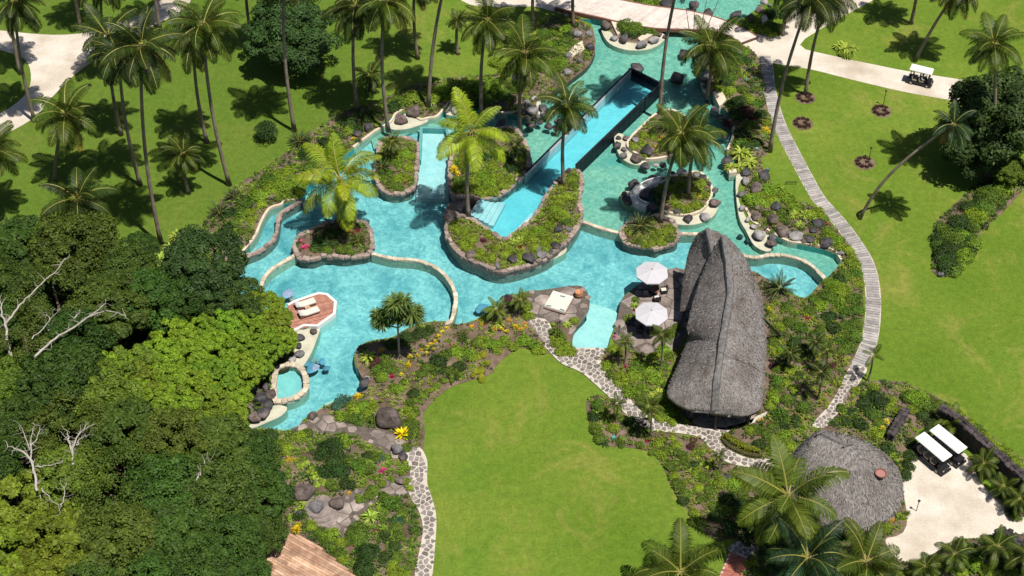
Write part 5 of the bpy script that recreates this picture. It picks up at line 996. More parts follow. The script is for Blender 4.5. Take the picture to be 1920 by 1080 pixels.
# ================================================================== ground cover (uncountable)
def cover(key, dens, cols, size=.26, h=.25, seed=0.0, z_off=0.0):
    poly, top, mound = BEDS[key]; xs = [p[0] for p in poly]; ys = [p[1] for p in poly]; n = int((max(xs) - min(xs)) * (max(ys) - min(ys)) * dens)
    X = rng.uniform(min(xs), max(xs), n); Y = rng.uniform(min(ys), max(ys), n); k = inside_np(poly, X, Y); X, Y = X[k], Y[k]; d = edge_dist(poly, X, Y)
    nz = np.array([mnoise.noise((x * .45 + seed, y * .45, 1.7)) + .5 * mnoise.noise((x * 1.7, y * 1.7, 5 + seed)) for x, y in zip(X, Y)]); k = (d > .12) & (nz > -.42)
    for ex in EXCL: k &= ~inside_np(ex, X, Y)
    k = k; X, Y, nz, d = X[k], Y[k], nz[k], d[k]
    ground = top + mound * np.minimum(1, d / 2) ; sel = np.clip(((nz + .5) / 1.0 * len(cols)).astype(int) + rng.integers(-1, 2, len(X)), 0, len(cols) - 1)
    for ci, (colr, word) in enumerate(cols):
        kk = sel == ci; m_ = int(kk.sum())
        if not m_: continue
        B = 7; x = np.repeat(X[kk], B); y = np.repeat(Y[kk], B); g = np.repeat(ground[kk], B); a_ = rng.uniform(0, 6.28, m_ * B); t_ = rng.uniform(.2, 1.0, m_ * B); rad_ = .06 + .17 * rng.random(m_ * B); L = size * rng.uniform(.7, 1.3, m_ * B)
        Cc = np.stack([x + np.cos(a_) * rad_, y + np.sin(a_) * rad_, g + h * rng.uniform(.1, 1, m_ * B) + z_off], 1); U = np.stack([np.cos(a_), np.sin(a_), t_ * .8 - .1], 1); Nn = np.stack([-np.cos(a_) * t_, -np.sin(a_) * t_, np.full(m_ * B, 1.0)], 1) + rng.normal(size=(m_ * B, 3)) * .3
        o = link('ground_cover', leaf_mesh('ground_cover', Cc, Nn, U, L, L * .38, np.repeat(rng.random(m_), B) * .6 + rng.random(m_ * B) * .3, 'leaf')); o.color = (*colr, 1)
        o['kind'] = 'stuff'; o['category'] = 'ground cover'; REG.append((o, f'{word} ground cover plants', COVERZ[key]))
COVERZ = {'h1': 'around the long hut', 'h2': 'around the round hut', 'h3': 'around the lower terrace', 'h4': 'beside the timber roof', 'nw': 'on the north west bank', 'ne': 'on the right bank', 'r': 'right of the long hut', 'p': 'on the pandanus peninsula', 'sw': 'in the lower pool end garden', 'm': 'left of the long hut', 'l': 'along the near lawn edge', 'n': 'in the small path bed', 'hedge': 'in the kidney bed', 'k': 'around the cart court', 'br': 'in the lower right corner', 'forest': 'on the woodland floor', 'A': 'on the islet left of the channel', 'B': 'under the bright palm', 'C': 'left of the lap pool', 'D': 'on the lap pool islet', 'F': 'on the cycad islet', 'G': 'on the islet by the glass wall', 'H': 'on the slide islet'}
LG, MG, DG, OL = ((.185, .27, .02), 'lime green'), ((.095, .165, .016), 'mid green'), ((.036, .072, .013), 'dark green'), ((.17, .185, .022), 'olive yellow')
cover('nw', 9.5, (DG, MG, LG)); cover('ne', 9.5, (DG, MG, LG)); cover('r', 11.4, (DG, MG, OL, LG)); cover('p', 4.9, (DG, MG, LG)); cover('sw', 11.4, (DG, MG, MG, LG)); cover('m', 10.4, (MG, OL, LG)); cover('l', 8.0, (DG, MG, OL, LG)); cover('n', 11.4, (MG, LG)); cover('hedge', 13.3, (DG, MG)); cover('k', 10.4, (DG, MG, LG)); cover('br', 11.4, (DG, MG)); cover('forest', 4.8, (DG, MG), .4, .6)
cover('h2', 8, (DG, MG, LG)); cover('h3', 6, (MG, LG)); cover('h1', 4, (DG, MG)); cover('h4', 6, (DG, MG))
cover('A', 12.0, (MG, LG)); cover('B', 7.5, (DG, MG)); cover('C', 13.5, (MG, LG, LG)); cover('D', 15.0, (MG, OL, LG, LG)); cover('F', 12.0, (MG, OL, LG)); cover('G', 7.5, (MG, OL, LG)); cover('H', 12.0, (MG, OL, LG))

# ================================================================== palms
def frond_mesh(elev, L=1.0, pairs=46, droop=1.0, wd=.021, leaf=.31, young=False):
    V, F, MI, rn = [], [], [], []; th = elev; p = Vector((.03, 0, 0)); path = []; S = 12
    for s in range(S + 1):
        path.append((p.copy(), th)); p = p + Vector((math.cos(th), 0, math.sin(th))) * (L / S); th -= droop / S * (.5 + 1.0 * s / S)
    for s in range(S):      # stem
        (a, ta), (b_, tb) = path[s], path[s + 1]; w0, w1 = .016 * (1 - s / S * .75), .016 * (1 - (s + 1) / S * .75); o = len(V)
        V += [(a.x, w0, a.z), (a.x, -w0, a.z), (b_.x, -w1, b_.z), (b_.x, w1, b_.z), (a.x, 0, a.z + w0), (b_.x, 0, b_.z + w1)]; F += [(o, o + 4, o + 5, o + 3), (o + 4, o + 1, o + 2, o + 5), (o, o + 3, o + 2, o + 1)]; MI += [1] * 3; rn += [.5] * 3
    for i in range(pairs):
        t = .13 + .87 * i / (pairs - 1); k = t * S; j = min(int(k), S - 1); a = path[j][0].lerp(path[j + 1][0], k - j); th = path[j][1]; tang = Vector((math.cos(th), 0, math.sin(th))); up_ = Vector((-math.sin(th), 0, math.cos(th)))
        ll = leaf * L * (math.sin(math.pi * (.16 + .80 * t)) ** .75) ; fw = .35 + .55 * t
        for sgn in (-1, 1):
            hang = rng.uniform(.25, 1.0); d1 = (tang * fw + Vector((0, sgn, 0)) - up_ * (hang * .4 - .15)).normalized(); d2 = (d1 * .75 + Vector((0, 0, -1)) * (.35 + hang * .6)).normalized(); b_ = a + d1 * ll * .55 * rng.uniform(.9, 1.1); c_ = b_ + d2 * ll * .5; wv = tang * wd * .5 * L; o = len(V)
            V += [tuple(a - wv * .6), tuple(a + wv * .6), tuple(b_ + wv), tuple(b_ - wv), tuple(c_)]; F += [(o, o + 1, o + 2, o + 3) if sgn > 0 else (o + 3, o + 2, o + 1, o), (o + 3, o + 2, o + 4) if sgn > 0 else (o + 4, o + 2, o + 3)]; MI += [0, 0]; v_ = rng.random() * .7; rn += [v_, v_]
    me = bpy.data.meshes.new('frond'); me.from_pydata(V, [], F); at = me.attributes.new('rnd', 'FLOAT', 'FACE'); at.data.foreach_set('value', np.array(rn, np.float32)); me.materials.append(M['frond']); me.materials.append(M['rachis']); me.polygons.foreach_set('material_index', MI); me.update(); return me
FEL = [72, 52, 34, 14, -8, -32, -58]
FROND = [[frond_mesh(R(e), droop=dr + rng.uniform(-.1, .1)) for _ in range(2)] for e, dr in zip(FEL, (.8, 1.2, 1.45, 1.5, 1.3, .9, .45))]
CYF = [[frond_mesh(R(e), pairs=34, droop=.7, wd=.02, leaf=.17) for _ in range(2)] for e in FEL]
FAN = [strap_mesh(30, .16, .5, 3, .8, .9) for _ in range(2)]
COCO = MB()
for k in range(9): 
    a_ = k * 2.4; COCO.lathe([(0, -.16), (.11, -.08), (.13, .02), (.09, .11), (0, .15)], 7, (math.cos(a_) * .28, math.sin(a_) * .28, -.32 - .1 * (k % 3)))
COCO = COCO.mesh('coconuts', simple('coconut', (.16, .15, .04), .5), True)
PCOL = {'d': (.027, .046, .006), 'm': (.050, .078, .007), 'b': (.080, .118, .010), 'y': (.23, .29, .014), 'k': (.018, .045, .014)}
def palm(bx, by, cx, cy, fl, cl, desc, zone, nf=26, z0=0.0, lean=0.0, trunk=.16, kind='palm_tree', lib=None, cat='palm tree', group='coconut palms', coco=True, emin=-64, bend=None, tm='trunk'):
    b_ = G(bx, by, z0); z0 = max(z0, gz(b_.x, b_.y) - .1); b_ = G(bx, by, z0); t_ = atY(cx, cy, b_.y + lean); r_ = link(kind, None, None, b_); tag(r_, desc, cat, zone, group); top = t_ - b_
    P = []
    for k in range(13):
        t = k / 12; q = top * t; s_ = math.sin(t * math.pi) * (.025 if bend is None else bend) * top.length
        q = q + Vector((s_ * (1 if top.x < 0 else -1), 0, 0)); P.append(q)
    mb = MB(); rs = [trunk * (1.55 - .62 * (k / 12) ** .5 + (.35 if k == 0 else 0)) * (1 + .04 * (-1) ** k) for k in range(13)]; mb.tube(P, rs, 8); mb.build('trunk', tm, r_, True)
    lib = lib or FROND; c_ = PCOL[cl]; sp_ = rng.uniform(0, 6.28)
    for i in range(nf):
        u = (i + .5) / nf; e = 78 + (emin - 78) * u ** .85; e += rng.uniform(-7, 7); j = min(range(len(FEL)), key=lambda q: abs(FEL[q] - e)); f_ = link('frond', lib[j][rng.integers(2)], r_, top)
        sc = fl * rng.uniform(.82, 1.10); f_.scale = (sc, sc, sc); f_.rotation_euler = (rng.uniform(-.35, .35), R(FEL[j] - e), sp_ + i * 2.39996 + rng.uniform(-.2, .2)); k = rng.uniform(.8, 1.25); cc = c_ if not (e < -44 and rng.random() < .5) else (.20, .135, .03); f_.color = (*[q * k for q in cc], 1)
    if coco: o = link('coconuts', COCO, r_, top)
    return r_
T = 'tall coconut palm '
for row in (
 (65, 227, 26, 0, 4.6, 'd', T + 'at the left road fork, nearer its trunk base', ''), (38, 138, 14, -70, 4.4, 'd', T + 'at the left road fork, behind another trunk', ''),
 (152, 55, 136, -110, 4.4, 'd', 'coconut palm trunk left above the sandy road bend', ''), (300, 55, 288, -120, 4.4, 'd', 'coconut palm trunk beside the upper sandy road', ''), (204, 154, 190, -40, 4.4, 'd', T + 'at the lower edge of the road bend', ''),
 (227, 253, 203, 68, 4.6, 'd', 'coconut palm with the left crown of the touching pair on the left lawn', ''), (263, 347, 222, 100, 4.6, 'd', 'coconut palm with bowed trunk below the touching crowns on the left lawn', ''), (302, 457, 264, 85, 5.0, 'd', 'tallest coconut palm of the left lawn, base by the woodland', ''),
 (388, 267, 362, 74, 4.2, 'd', 'coconut palm hidden behind the straight tall palm on the left lawn', ''), (430, 347, 380, 45, 4.9, 'm', 'straight tall coconut palm right of the touching pair, left lawn', ''),
 (102, 337, 123, 212, 4.7, 'm', 'low broad coconut palm below the left road', ''), (150, 480, 144, 372, 4.6, 'd', 'drooping coconut palm at the upper edge of the woodland', ''), (353, 360, 343, 287, 2.9, 'm', 'young coconut palm with short trunk on the left lawn', ''),
 (-4, 400, -14, 280, 4.4, 'm', 'coconut palm cut off at the left frame edge', ''), (475, 90, 460, -60, 4.4, 'd', 'coconut palm trunk left of the round dark tree', ''), (552, 246, 533, -55, 4.6, 'd', 'slim tall palm trunk in front of the round dark tree', ''),
 (670, 207, 666, 10, 4.6, 'd', 'coconut palm with crown at the top edge right of the round tree', ''), (728, 246, 720, 0, 4.8, 'm', 'coconut palm rooted at the pool kerb right of the round tree', ''), (783, 110, 778, -40, 4.4, 'd', 'dark palm trunk on the lawn near the top edge', ''), (803, 200, 846, -80, 4.4, 'd', 'coconut palm trunk leaning right over the north bank', ''),
 (858, 101, 858, 36, 1.9, 'm', 'small young palm on the lawn by the top path', ''), (903, 213, 913, 37, 4.4, 'm', 'coconut palm on the north bank behind the alcove', ''), (975, 242, 984, 98, 5.0, 'm', 'coconut palm with wide crown by the rock pile', ''), (1000, 56, 1007, -90, 4.4, 'd', 'coconut palm trunk at the left path near the top edge', ''),
 (1075, 50, 1082, -90, 4.4, 'd', 'coconut palm trunk beside the left bridge end', ''), (1057, 349, 1063, 195, 4.1, 'm', 'coconut palm on the lap pool islet over the lap lane', ''), (1237, 214, 1281, -70, 4.6, 'd', 'slim tall palm trunk rising beside the glass lap wall', ''), (1325, 182, 1334, 84, 4.8, 'm', 'coconut palm at the right bridge end', ''),
 (1238, 418, 1278, 248, 4.2, 'm', 'left one of the crossed twin palms by the slide islet', ''), (1291, 366, 1306, 258, 4.0, 'm', 'right one of the crossed twin palms by the slide islet', ''), (1443, 284, 1520, -6, 4.4, 'd', 'long leaning palm trunk rooted beside the slat path', ''), (1510, 178, 1552, -6, 4.4, 'd', 'leaning palm rooted in a round bronze bed', ''),
 (1467, 66, 1474, -40, 4.2, 'd', 'dark palm trunk at the road fork above the bridge end', ''), (1708, 44, 1725, -80, 4.2, 'd', 'palm trunk on the upper right lawn, farther from the cart', ''), (1716, 113, 1800, -25, 4.2, 'd', 'leaning palm trunk on the upper right lawn just behind the cart', '')):
    palm(*row[:4], row[4] * .84, *row[5:])
palm(637, 418, 637, 335, 4.9, 'y', 'bright yellow green coconut palm on the left pool islet', '', 18, .3, emin=-25)
palm(878, 404, 884, 246, 4.2, 'y', 'yellow green coconut palm on the lap pool islet by the narrow channel', '', 15, .85, emin=-45)
palm(1478, 1040, 1478, 928, 5.2, 'b', 'large foreground coconut palm overlapping the round hut', '', 17, 0, emin=-40)
palm(1275, 1140, 1276, 1072, 4.0, 'm', 'coconut palm crown at the bottom edge of the lawn', '', 18, 0, emin=-30)
palm(1612, 410, 1788, 232, 2.7, 'k', 'curved leaning palm on the right lawn with its crown at the dark tree', '', 16, 0, -1.0, .13, bend=.09)
palm(1850, 330, 1864, 82, 3.5, 'm', 'coconut palm crown rising above the big dark tree', '')
palm(1655, 1110, 1625, 1052, 3.9, 'm', 'feathery palm at the bottom edge left of the court', '', 18, 0, emin=-30, coco=False); palm(1510, 1120, 1515, 1045, 3.8, 'k', 'dark blue green palm below the large foreground palm', '', 22, 0, coco=False)
sm_ = dict(group='young palms in the beds', coco=False)
for row in ((1238, 692, 1241, 628, 1.7, 'm', 'young slender palm left of the hut under the nearer parasol'), (1171, 684, 1172, 640, 1.35, 'm', 'young palm with red plant at its foot left of the hut'), (1155, 792, 1156, 757, 1.25, 'm', 'young palm in the bed near the flagstone bend'), (1220, 818, 1217, 763, 1.9, 'm', 'young palm at the flagstone path corner before the hut'), (1348, 882, 1348, 853, .9, 'm', 'very small palm in the bed below the hut path'),
 (1627, 714, 1637, 666, 1.5, 'm', 'sparse four fronded palm at the end of the slat path'), (1533, 748, 1540, 697, 1.7, 'd', 'dark young palm in the mulch right of the hut'), (1528, 668, 1530, 640, 1.5, 'd', 'dark young palm amid the planting right of the hut'), (1478, 692, 1482, 662, 1.4, 'd', 'young palm close to the right eave of the hut'), (1545, 700, 1552, 655, 1.3, 'm', 'young palm left of the glossy hedge'),
 (735, 298, 735, 264, 1.8, 'm', 'young palm left of the narrow channel'), (963, 306, 965, 272, 1.6, 'd', 'young palm left of the lap pool'), (690, 168, 694, 140, 2.6, 'd', 'young palm in front of two tall trunks on the north lawn'), (930, 600, 931, 580, 1.7, 'b', 'left young palm on the peninsula beside the platform'), (974, 592, 976, 562, 1.4, 'b', 'right young palm on the peninsula beside the platform'),
 (1842, 890, 1845, 868, 1.9, 'm', 'bushy palm right of the parked carts'), (1878, 932, 1882, 912, 1.7, 'm', 'bushy palm along the court, middle'), (1908, 960, 1912, 935, 1.8, 'm', 'bushy palm along the court near the frame edge'), (1790, 1068, 1790, 1038, 2.2, 'm', 'bushy palm below the court, left one'), (1868, 1058, 1870, 1024, 2.3, 'm', 'bushy palm below the court beside the lava wall'), (1925, 1080, 1925, 1040, 2.4, 'm', 'bushy palm in the bottom right frame corner'), (1735, 1085, 1735, 1062, 2.0, 'm', 'bushy palm below the court by its left corner'), (1760, 800, 1782, 790, 2.3, 'b', 'palm arching over the parked cart roof'), (1562, 1090, 1560, 1055, 2.6, 'k', 'dark palm at the bottom edge under the round hut')):
    nf = 6 if 'four' in row[6] else 14
    palm(*row[:4], row[4] * .85, row[5], row[6], '', nf, .85 if 'lap pool' in row[6] else (.3 if 'narrow' in row[6] else .05), trunk=.075, emin=-30, **sm_)
def cycad(x, y, r, desc, z=.1, cl='k', nf=26):
    palm(x, y, x, y - 5, r / ppm(x, y), cl, desc, '', nf, z, trunk=.2, kind='cycad', lib=CYF, cat='cycad', group='cycads', coco=False, emin=-12)
cycad(1200, 428, 32, 'dark cycad on the islet above the long hut', .3); cycad(1462, 545, 34, 'dark cycad at the pool end right of the long hut', .1); cycad(716, 318, 22, 'dark cycad left of the narrow channel', .3); cycad(672, 456, 20, 'small cycad on the islet under the bright palm', .3, 'm')
cycad(562, 270, 27, 'dark cycad on the lawn edge behind the bright palm'); cycad(437, 372, 19, 'dark cycad on the slope, farther from the woodland'); cycad(412, 404, 25, 'dark cycad on the slope beside the woodland'); cycad(868, 632, 15, 'small green cycad on the pandanus peninsula', .2, 'm', 18)
# ================================================================== broadleaf trees
def crown_mesh(seed, ncl, per, leaf, flat_=.75, crad=.27, narrow=.55, low=-.25, rmin=.62):
    g = unit(ncl * 3); g = g[g[:, 2] > low][:ncl]; n0 = len(g); lob = np.array([1 + .22 * mnoise.noise(Vector(v * 1.6) + Vector((seed * 7.7, 0, 0))) for v in g]); Cc = g * (rng.uniform(rmin, .86, n0) * lob)[:, None]; cr = crad * rng.uniform(.7, 1.25, n0)
    n = n0 * per; k = np.repeat(np.arange(n0), per); d = unit(n); d = d + g[k] * .45 + np.array([0, 0, .35]); d /= np.linalg.norm(d, axis=1, keepdims=True)
    P = Cc[k] + d * (cr[k] * rng.uniform(.45, 1.0, n) ** .5)[:, None]; P[:, 2] *= flat_
    Nn = d * .9 + np.array([0, 0, .45]) + rng.normal(size=(n, 3)) * .4; v = np.clip(rng.random(n) * .75 + (rng.random(n0)[k] - .5) * .35, 0, 1)
    return leaf_mesh('crown', P, Nn, unit(n) + d * .5, leaf * rng.uniform(.7, 1.25, n), leaf * narrow, v, 'leaf')
CROWN = {'f': [crown_mesh(k, 120, 120, .070 + .012 * (k % 3), .75, .17 + .03 * (k % 2)) for k in range(4)], 'b': [crown_mesh(k + 10, 90, 110, .105, .8, .17, .6) for k in range(4)], 'g': [crown_mesh(k + 20, 110, 240, .07, .85, .22, .5, -.5, .4) for k in range(2)], 's': [crown_mesh(k + 30, 46, 130, .055, .7, .24, .5, -.1) for k in range(3)]}
TC = {'dk': (.048, .092, .012), 'ol': (.072, .104, .013), 'md': (.105, .17, .017), 'br': (.145, .235, .014), 'gl': (.040, .078, .018), 'yg': (.14, .19, .015)}
TD = {'dk': 'dark green broadleaf tree', 'ol': 'olive green broadleaf tree', 'md': 'mid green broadleaf tree', 'br': 'low bright green broadleaf tree', 'gl': 'glossy dark broadleaf tree', 'yg': 'yellow green broadleaf tree'}
def tree(x, y, r, hc, cm, tc, desc, zone, group='trees of the woodland', fl=1.0):
    r = r * 1.12
    c_ = G(x, y, hc); rm = r / ppm(x, y); base = Vector((c_.x, c_.y, 0)); r_ = link('broadleaf_tree', None, None, base); tag(r_, desc, 'tree', zone, group)
    o = link('crown', CROWN[cm][rng.integers(len(CROWN[cm]))], r_, (0, 0, hc)); o.scale = (rm, rm * rng.uniform(.92, 1.05), rm * rng.uniform(.85, 1.0) * fl); o.rotation_euler = (rng.uniform(-.1, .1), rng.uniform(-.1, .1), rng.uniform(0, 6.3)); f = rng.uniform(.85, 1.15); o.color = (*[q * f for q in TC[tc]], 1)
    mb = MB(); mb.tube([(0, 0, -.1), (rng.uniform(-.2, .2), rng.uniform(-.2, .2), hc * .45), (0, 0, hc * .8)], [.09 * rm, .065 * rm, .045 * rm], 8); mb.build('trunk', 'bark', r_, True)
    for k in range(4):
        a_ = k * 1.57 + rng.uniform(-.4, .4); e = Vector((math.cos(a_), math.sin(a_), .25)) * rm * .55; mb = MB(); mb.tube([(0, 0, hc * .42), e * .45 + Vector((0, 0, hc * .66)), e + Vector((0, 0, hc * .9))], [.045 * rm, .03 * rm, .012 * rm], 6); mb.build('limb', 'bark', r_, True)
    return r_
tree(546, 62, 78, 4.6, 'g', 'gl', 'round glossy dark tree alone on the upper left lawn', '', 'single lawn trees'); tree(1892, 222, 104, 6.4, 'g', 'gl', 'large dark magnolia like tree at the right edge of the lawn', '', 'single lawn trees', 1.1); tree(1832, 278, 58, 3.4, 'g', 'gl', 'lower dark tree merging with the big right edge tree', '', 'single lawn trees'); tree(1888, 318, 34, 2.0, 'f', 'md', 'small green tree above the kidney bed', '', 'single lawn trees')
tree(384, 505, 82, 5.4, 'f', 'gl', 'dense dark tree overhanging the left pool edge', '', 'trees beside the pool'); tree(430, 560, 55, 4.0, 'f', 'dk', 'dark tree right of the dense pool edge tree, lower', '', 'trees beside the pool'); tree(345, 560, 55, 4.6, 'f', 'dk', 'dark tree below the strap leaved clump', '', 'trees beside the pool')
Zn = {'u': 'in the upper woodland', 'm': 'in the middle woodland', 'l': 'in the lower woodland', 'p': 'along the pool side'}
for x, y, r, h, cm, tc, zn in ((40, 470, 66, 6, 'f', 'dk', 'u'), (140, 470, 76, 7, 'f', 'ol', 'u'), (222, 505, 58, 6, 'f', 'dk', 'u'), (8, 545, 66, 7, 'f', 'dk', 'u'), (105, 560, 76, 7, 's', 'ol', 'u'), (205, 575, 72, 6, 'f', 'ol', 'u'), (280, 565, 64, 5, 'f', 'dk', 'u'), (40, 640, 72, 7, 's', 'ol', 'm'), (140, 645, 72, 6, 'f', 'dk', 'm'), (30, 722, 68, 6, 'f', 'md', 'm'), (112, 722, 76, 7, 'f', 'dk', 'm'), (190, 745, 66, 6, 'f', 'md', 'm'), (85, 440, 40, 6.5, 'f', 'md', 'u'), (180, 425, 36, 6, 'f', 'md', 'u'), (260, 470, 36, 5, 'f', 'dk', 'u'),
 (40, 800, 68, 7, 'f', 'dk', 'm'), (130, 812, 76, 7, 's', 'ol', 'm'), (230, 815, 72, 6.5, 'f', 'dk', 'm'), (318, 835, 76, 6, 'f', 'ol', 'l'), (408, 842, 66, 5, 'f', 'ol', 'l'), (474, 860, 52, 4, 'f', 'dk', 'l'), (25, 955, 76, 6.5, 'b', 'yg', 'l'), (125, 905, 68, 6.5, 'f', 'md', 'l'), (222, 912, 76, 6.5, 's', 'ol', 'l'), (312, 925, 80, 6, 'f', 'dk', 'l'), (400, 930, 76, 6, 'f', 'dk', 'l'), (472, 935, 62, 5, 'f', 'dk', 'l'), (112, 1030, 78, 6.5, 'b', 'yg', 'l'), (218, 1015, 86, 6.5, 'f', 'ol', 'l'), (322, 1020, 82, 6, 'f', 'dk', 'l'), (420, 1025, 74, 5.5, 'f', 'dk', 'l'), (488, 1000, 46, 4, 'f', 'dk', 'l'), (10, 1055, 68, 6.5, 'b', 'br', 'l'), (60, 1090, 70, 6.5, 'b', 'yg', 'l'), (170, 1100, 70, 6, 'f', 'dk', 'l'), (270, 1100, 74, 6, 'f', 'dk', 'l'), (370, 1100, 74, 6, 'f', 'dk', 'l'), (460, 1090, 50, 5, 'f', 'dk', 'l'), (-30, 870, 70, 7, 'f', 'dk', 'l'), (-25, 620, 60, 7, 'f', 'dk', 'm'),
 (248, 690, 50, 5.0, 'b', 'md', 'p'), (330, 640, 46, 3.6, 'b', 'br', 'p'), (375, 630, 44, 3.2, 'b', 'br', 'p'), (420, 622, 44, 3.2, 'b', 'br', 'p'), (462, 612, 40, 3.0, 'b', 'br', 'p'), (492, 580, 38, 2.8, 'b', 'br', 'p'), (512, 610, 34, 2.6, 'b', 'yg', 'p'), (525, 640, 30, 2.2, 'b', 'br', 'p'), (500, 650, 38, 2.6, 'b', 'br', 'p'), (455, 655, 44, 3.0, 'b', 'br', 'p'), (405, 668, 46, 3.4, 'b', 'br', 'p'), (355, 680, 46, 3.6, 'b', 'br', 'p'), (300, 680, 48, 4.0, 'b', 'br', 'p'), (265, 725, 48, 4.4, 'b', 'yg', 'p'), (310, 725, 48, 4.2, 'b', 'br', 'p'), (355, 725, 48, 4.0, 'b', 'br', 'p'), (400, 715, 46, 3.6, 'b', 'br', 'p'), (445, 700, 42, 3.0, 'b', 'br', 'p'), (480, 685, 34, 2.4, 'b', 'br', 'p'), (430, 745, 42, 3.0, 'b', 'br', 'p'), (385, 762, 46, 3.6, 'b', 'yg', 'p'), (335, 772, 46, 4.0, 'b', 'br', 'p'), (285, 770, 46, 4.4, 'b', 'br', 'p'), (425, 785, 36, 2.6, 'b', 'br', 'p'), (370, 800, 40, 3.4, 'b', 'br', 'p'), (230, 740, 46, 5.0, 'b', 'br', 'p'), (210, 700, 44, 5.2, 'b', 'br', 'p'), (320, 605, 34, 3.2, 'b', 'yg', 'p'), (240, 790, 42, 4.6, 'b', 'br', 'p'), (520, 600, 26, 2.0, 'b', 'br', 'p')):
    tree(x, y, r, h, cm, tc, TD[tc], Zn[zn] if zn != 'p' else ('beside the lounger deck' if x > 440 and y < 720 else ('above the hot tub rocks' if y > 705 else 'amid the bright grove')))
# bare pale limbs reaching through the canopy
def bare(paths, z, desc):
    b0 = G(*pts(paths[0])[0], z); base = Vector((b0.x, b0.y, 0)); r_ = link('bare_tree', None, None, base); tag(r_, desc, 'tree', '', 'trees with bare pale limbs')
    mb = MB(); mb.tube([(0, 0, 0), (0, 0, z * .5), b0 - base], [.25, .2, .13], 8); mb.build('trunk', 'paletrunk', r_, True)
    for i, s in enumerate(paths):
        P = smooth([G(x, y, z + .5 + (.35 * k if i == 0 else .25 * k)) - base for k, (x, y) in enumerate(pts(s))], False, 4); n = len(P); w0 = .13 if i < 2 else .065
        for q in P[1:]: q += Vector(rng.normal(size=3)) * .06
        mb = MB(); mb.tube(P, [w0 * (1 - .8 * k / (n - 1)) for k in range(n)], 6); lb = mb.build('limb', 'paletrunk', r_, True)
        for k in range(2, n, 2):
            for _ in range(2):
                dv_ = Vector(rng.normal(size=3)); dv_.z = abs(dv_.z) * .6; e = P[k] + dv_.normalized() * rng.uniform(.4, 1.0); t2 = MB(); t2.tube([P[k], P[k].lerp(e, .5) + Vector(rng.normal(size=3)) * .08, e], [w0 * .25, w0 * .16, .012], 4); t2.build('twig', 'paletrunk', lb)
bare(('12,640 10,610 22,592 42,565 70,540 100,510 126,482', '12,610 4,585 0,560', '60,636 85,610 112,580'), 8.5, 'bare pale forked tree at the upper left of the woodland')
bare(('62,672 95,640 130,618 165,596 200,582 235,590', '130,618 140,598 150,585', '165,596 190,575 200,562', '90,620 92,600 86,585'), 8.0, 'bare pale limb sweeping right across the woodland')
bare(('70,920 65,890 60,862 58,830 62,805', '62,868 40,845 18,838', '60,850 48,820 40,800', '66,875 90,872 118,866', '58,840 72,815 75,800', '78,915 95,935 115,960', '115,950 120,930 125,905'), 8.5, 'white twiggy bare tree in the lower woodland, left one')
bare(('136,870 136,850 140,830 150,812 160,805', '136,850 130,825 128,808', '140,835 152,822 162,818'), 8.2, 'white twiggy bare tree in the lower woodland, right one')
bare(('362,920 368,900 378,885 384,868', '370,915 384,910', '384,868 392,862'), 7.0, 'small bare brown limb among the lower woodland crowns')
# pandanus
b0 = G(749, 672, .3); hd = [(744, 567, 26), (716, 596, 24), (772, 588, 25), (752, 586, 24), (733, 580, 22), (757, 562, 20), (708, 585, 16), (782, 578, 16)]
r_ = link('pandanus_tree', None, None, b0); tag(r_, 'pandanus tree with spiky domed crown and thin forked trunk', 'tree')
fork = atY(746, 615, b0.y) - b0; mb = MB(); mb.tube([(0, 0, 0), fork * .5, fork, atY(745, 585, b0.y) - b0], [.13, .10, .09, .08], 8); mb.build('trunk', 'paletrunk', r_, True)
for k in range(6): a_ = k * 1.05; mb = MB(); mb.tube([(math.cos(a_) * .35, math.sin(a_) * .35, 0), (0, 0, .8)], [.035, .04], 5); mb.build('prop_root', 'paletrunk', r_)
PAN = [strap_mesh(70, .085, 2.0, 4, 1.0, 1.05) for _ in range(3)]
for k, (x, y, r) in enumerate(hd):
    p = atY(x, y + 6, b0.y + rng.uniform(-.9, .9)) - b0; o = link('leaf_head', PAN[k % 3], r_, p); sc = r / ppm(745, 660) * 1.22; o.scale = (sc, sc, sc * 1.05); o.color = (.10, .155, .032, 1); o.rotation_euler = (rng.uniform(-.3, .3), rng.uniform(-.3, .3), k)
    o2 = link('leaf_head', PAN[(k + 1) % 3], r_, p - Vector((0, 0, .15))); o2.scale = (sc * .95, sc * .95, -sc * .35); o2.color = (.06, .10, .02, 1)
    if k < 3: mb = MB(); mb.tube([fork, fork.lerp(p, .6) - Vector((0, 0, .15)), p], [.07, .06, .05], 6); mb.build('limb', 'paletrunk', r_, True)

# ================================================================== lava walls round the court
def lava_wall(s, h, desc, wd=.7):
    P = smooth(GP(pts(s), h), False, 4); base = P[0].copy(); base.z = 0; r_ = link('lava_stone_wall', None, None, base); tag(r_, desc, 'wall', '', 'dark lava stone walls'); Q = resample([Vector((p.x, p.y, 0)) for p in P], .5)
    mb = MB(); ribbon(mb, [p - base for p in Q], wd * .8, 0, h - .12); mb.build('wall_core', 'lava', r_)
    for i in range(len(Q) - 1):
        d_ = Q[i + 1] - Q[i]; sd_ = Vector((-d_.y, d_.x, 0)).normalized()
        for off in (-.2, .22): o = link('cap_stone', STONE['lava'][int(rng.integers(5))], r_, (Q[i] + Q[i + 1]) / 2 - base + sd_ * (off * wd * 1.4) + Vector((0, 0, h - .08 + rng.uniform(-.05, .05)))); o.scale = (d_.length * rng.uniform(.9, 1.15), wd * rng.uniform(.5, .7), .32); o.rotation_euler = (*rng.uniform(-.15, .15, 2), math.atan2(d_.y, d_.x) + rng.uniform(-.3, .3))
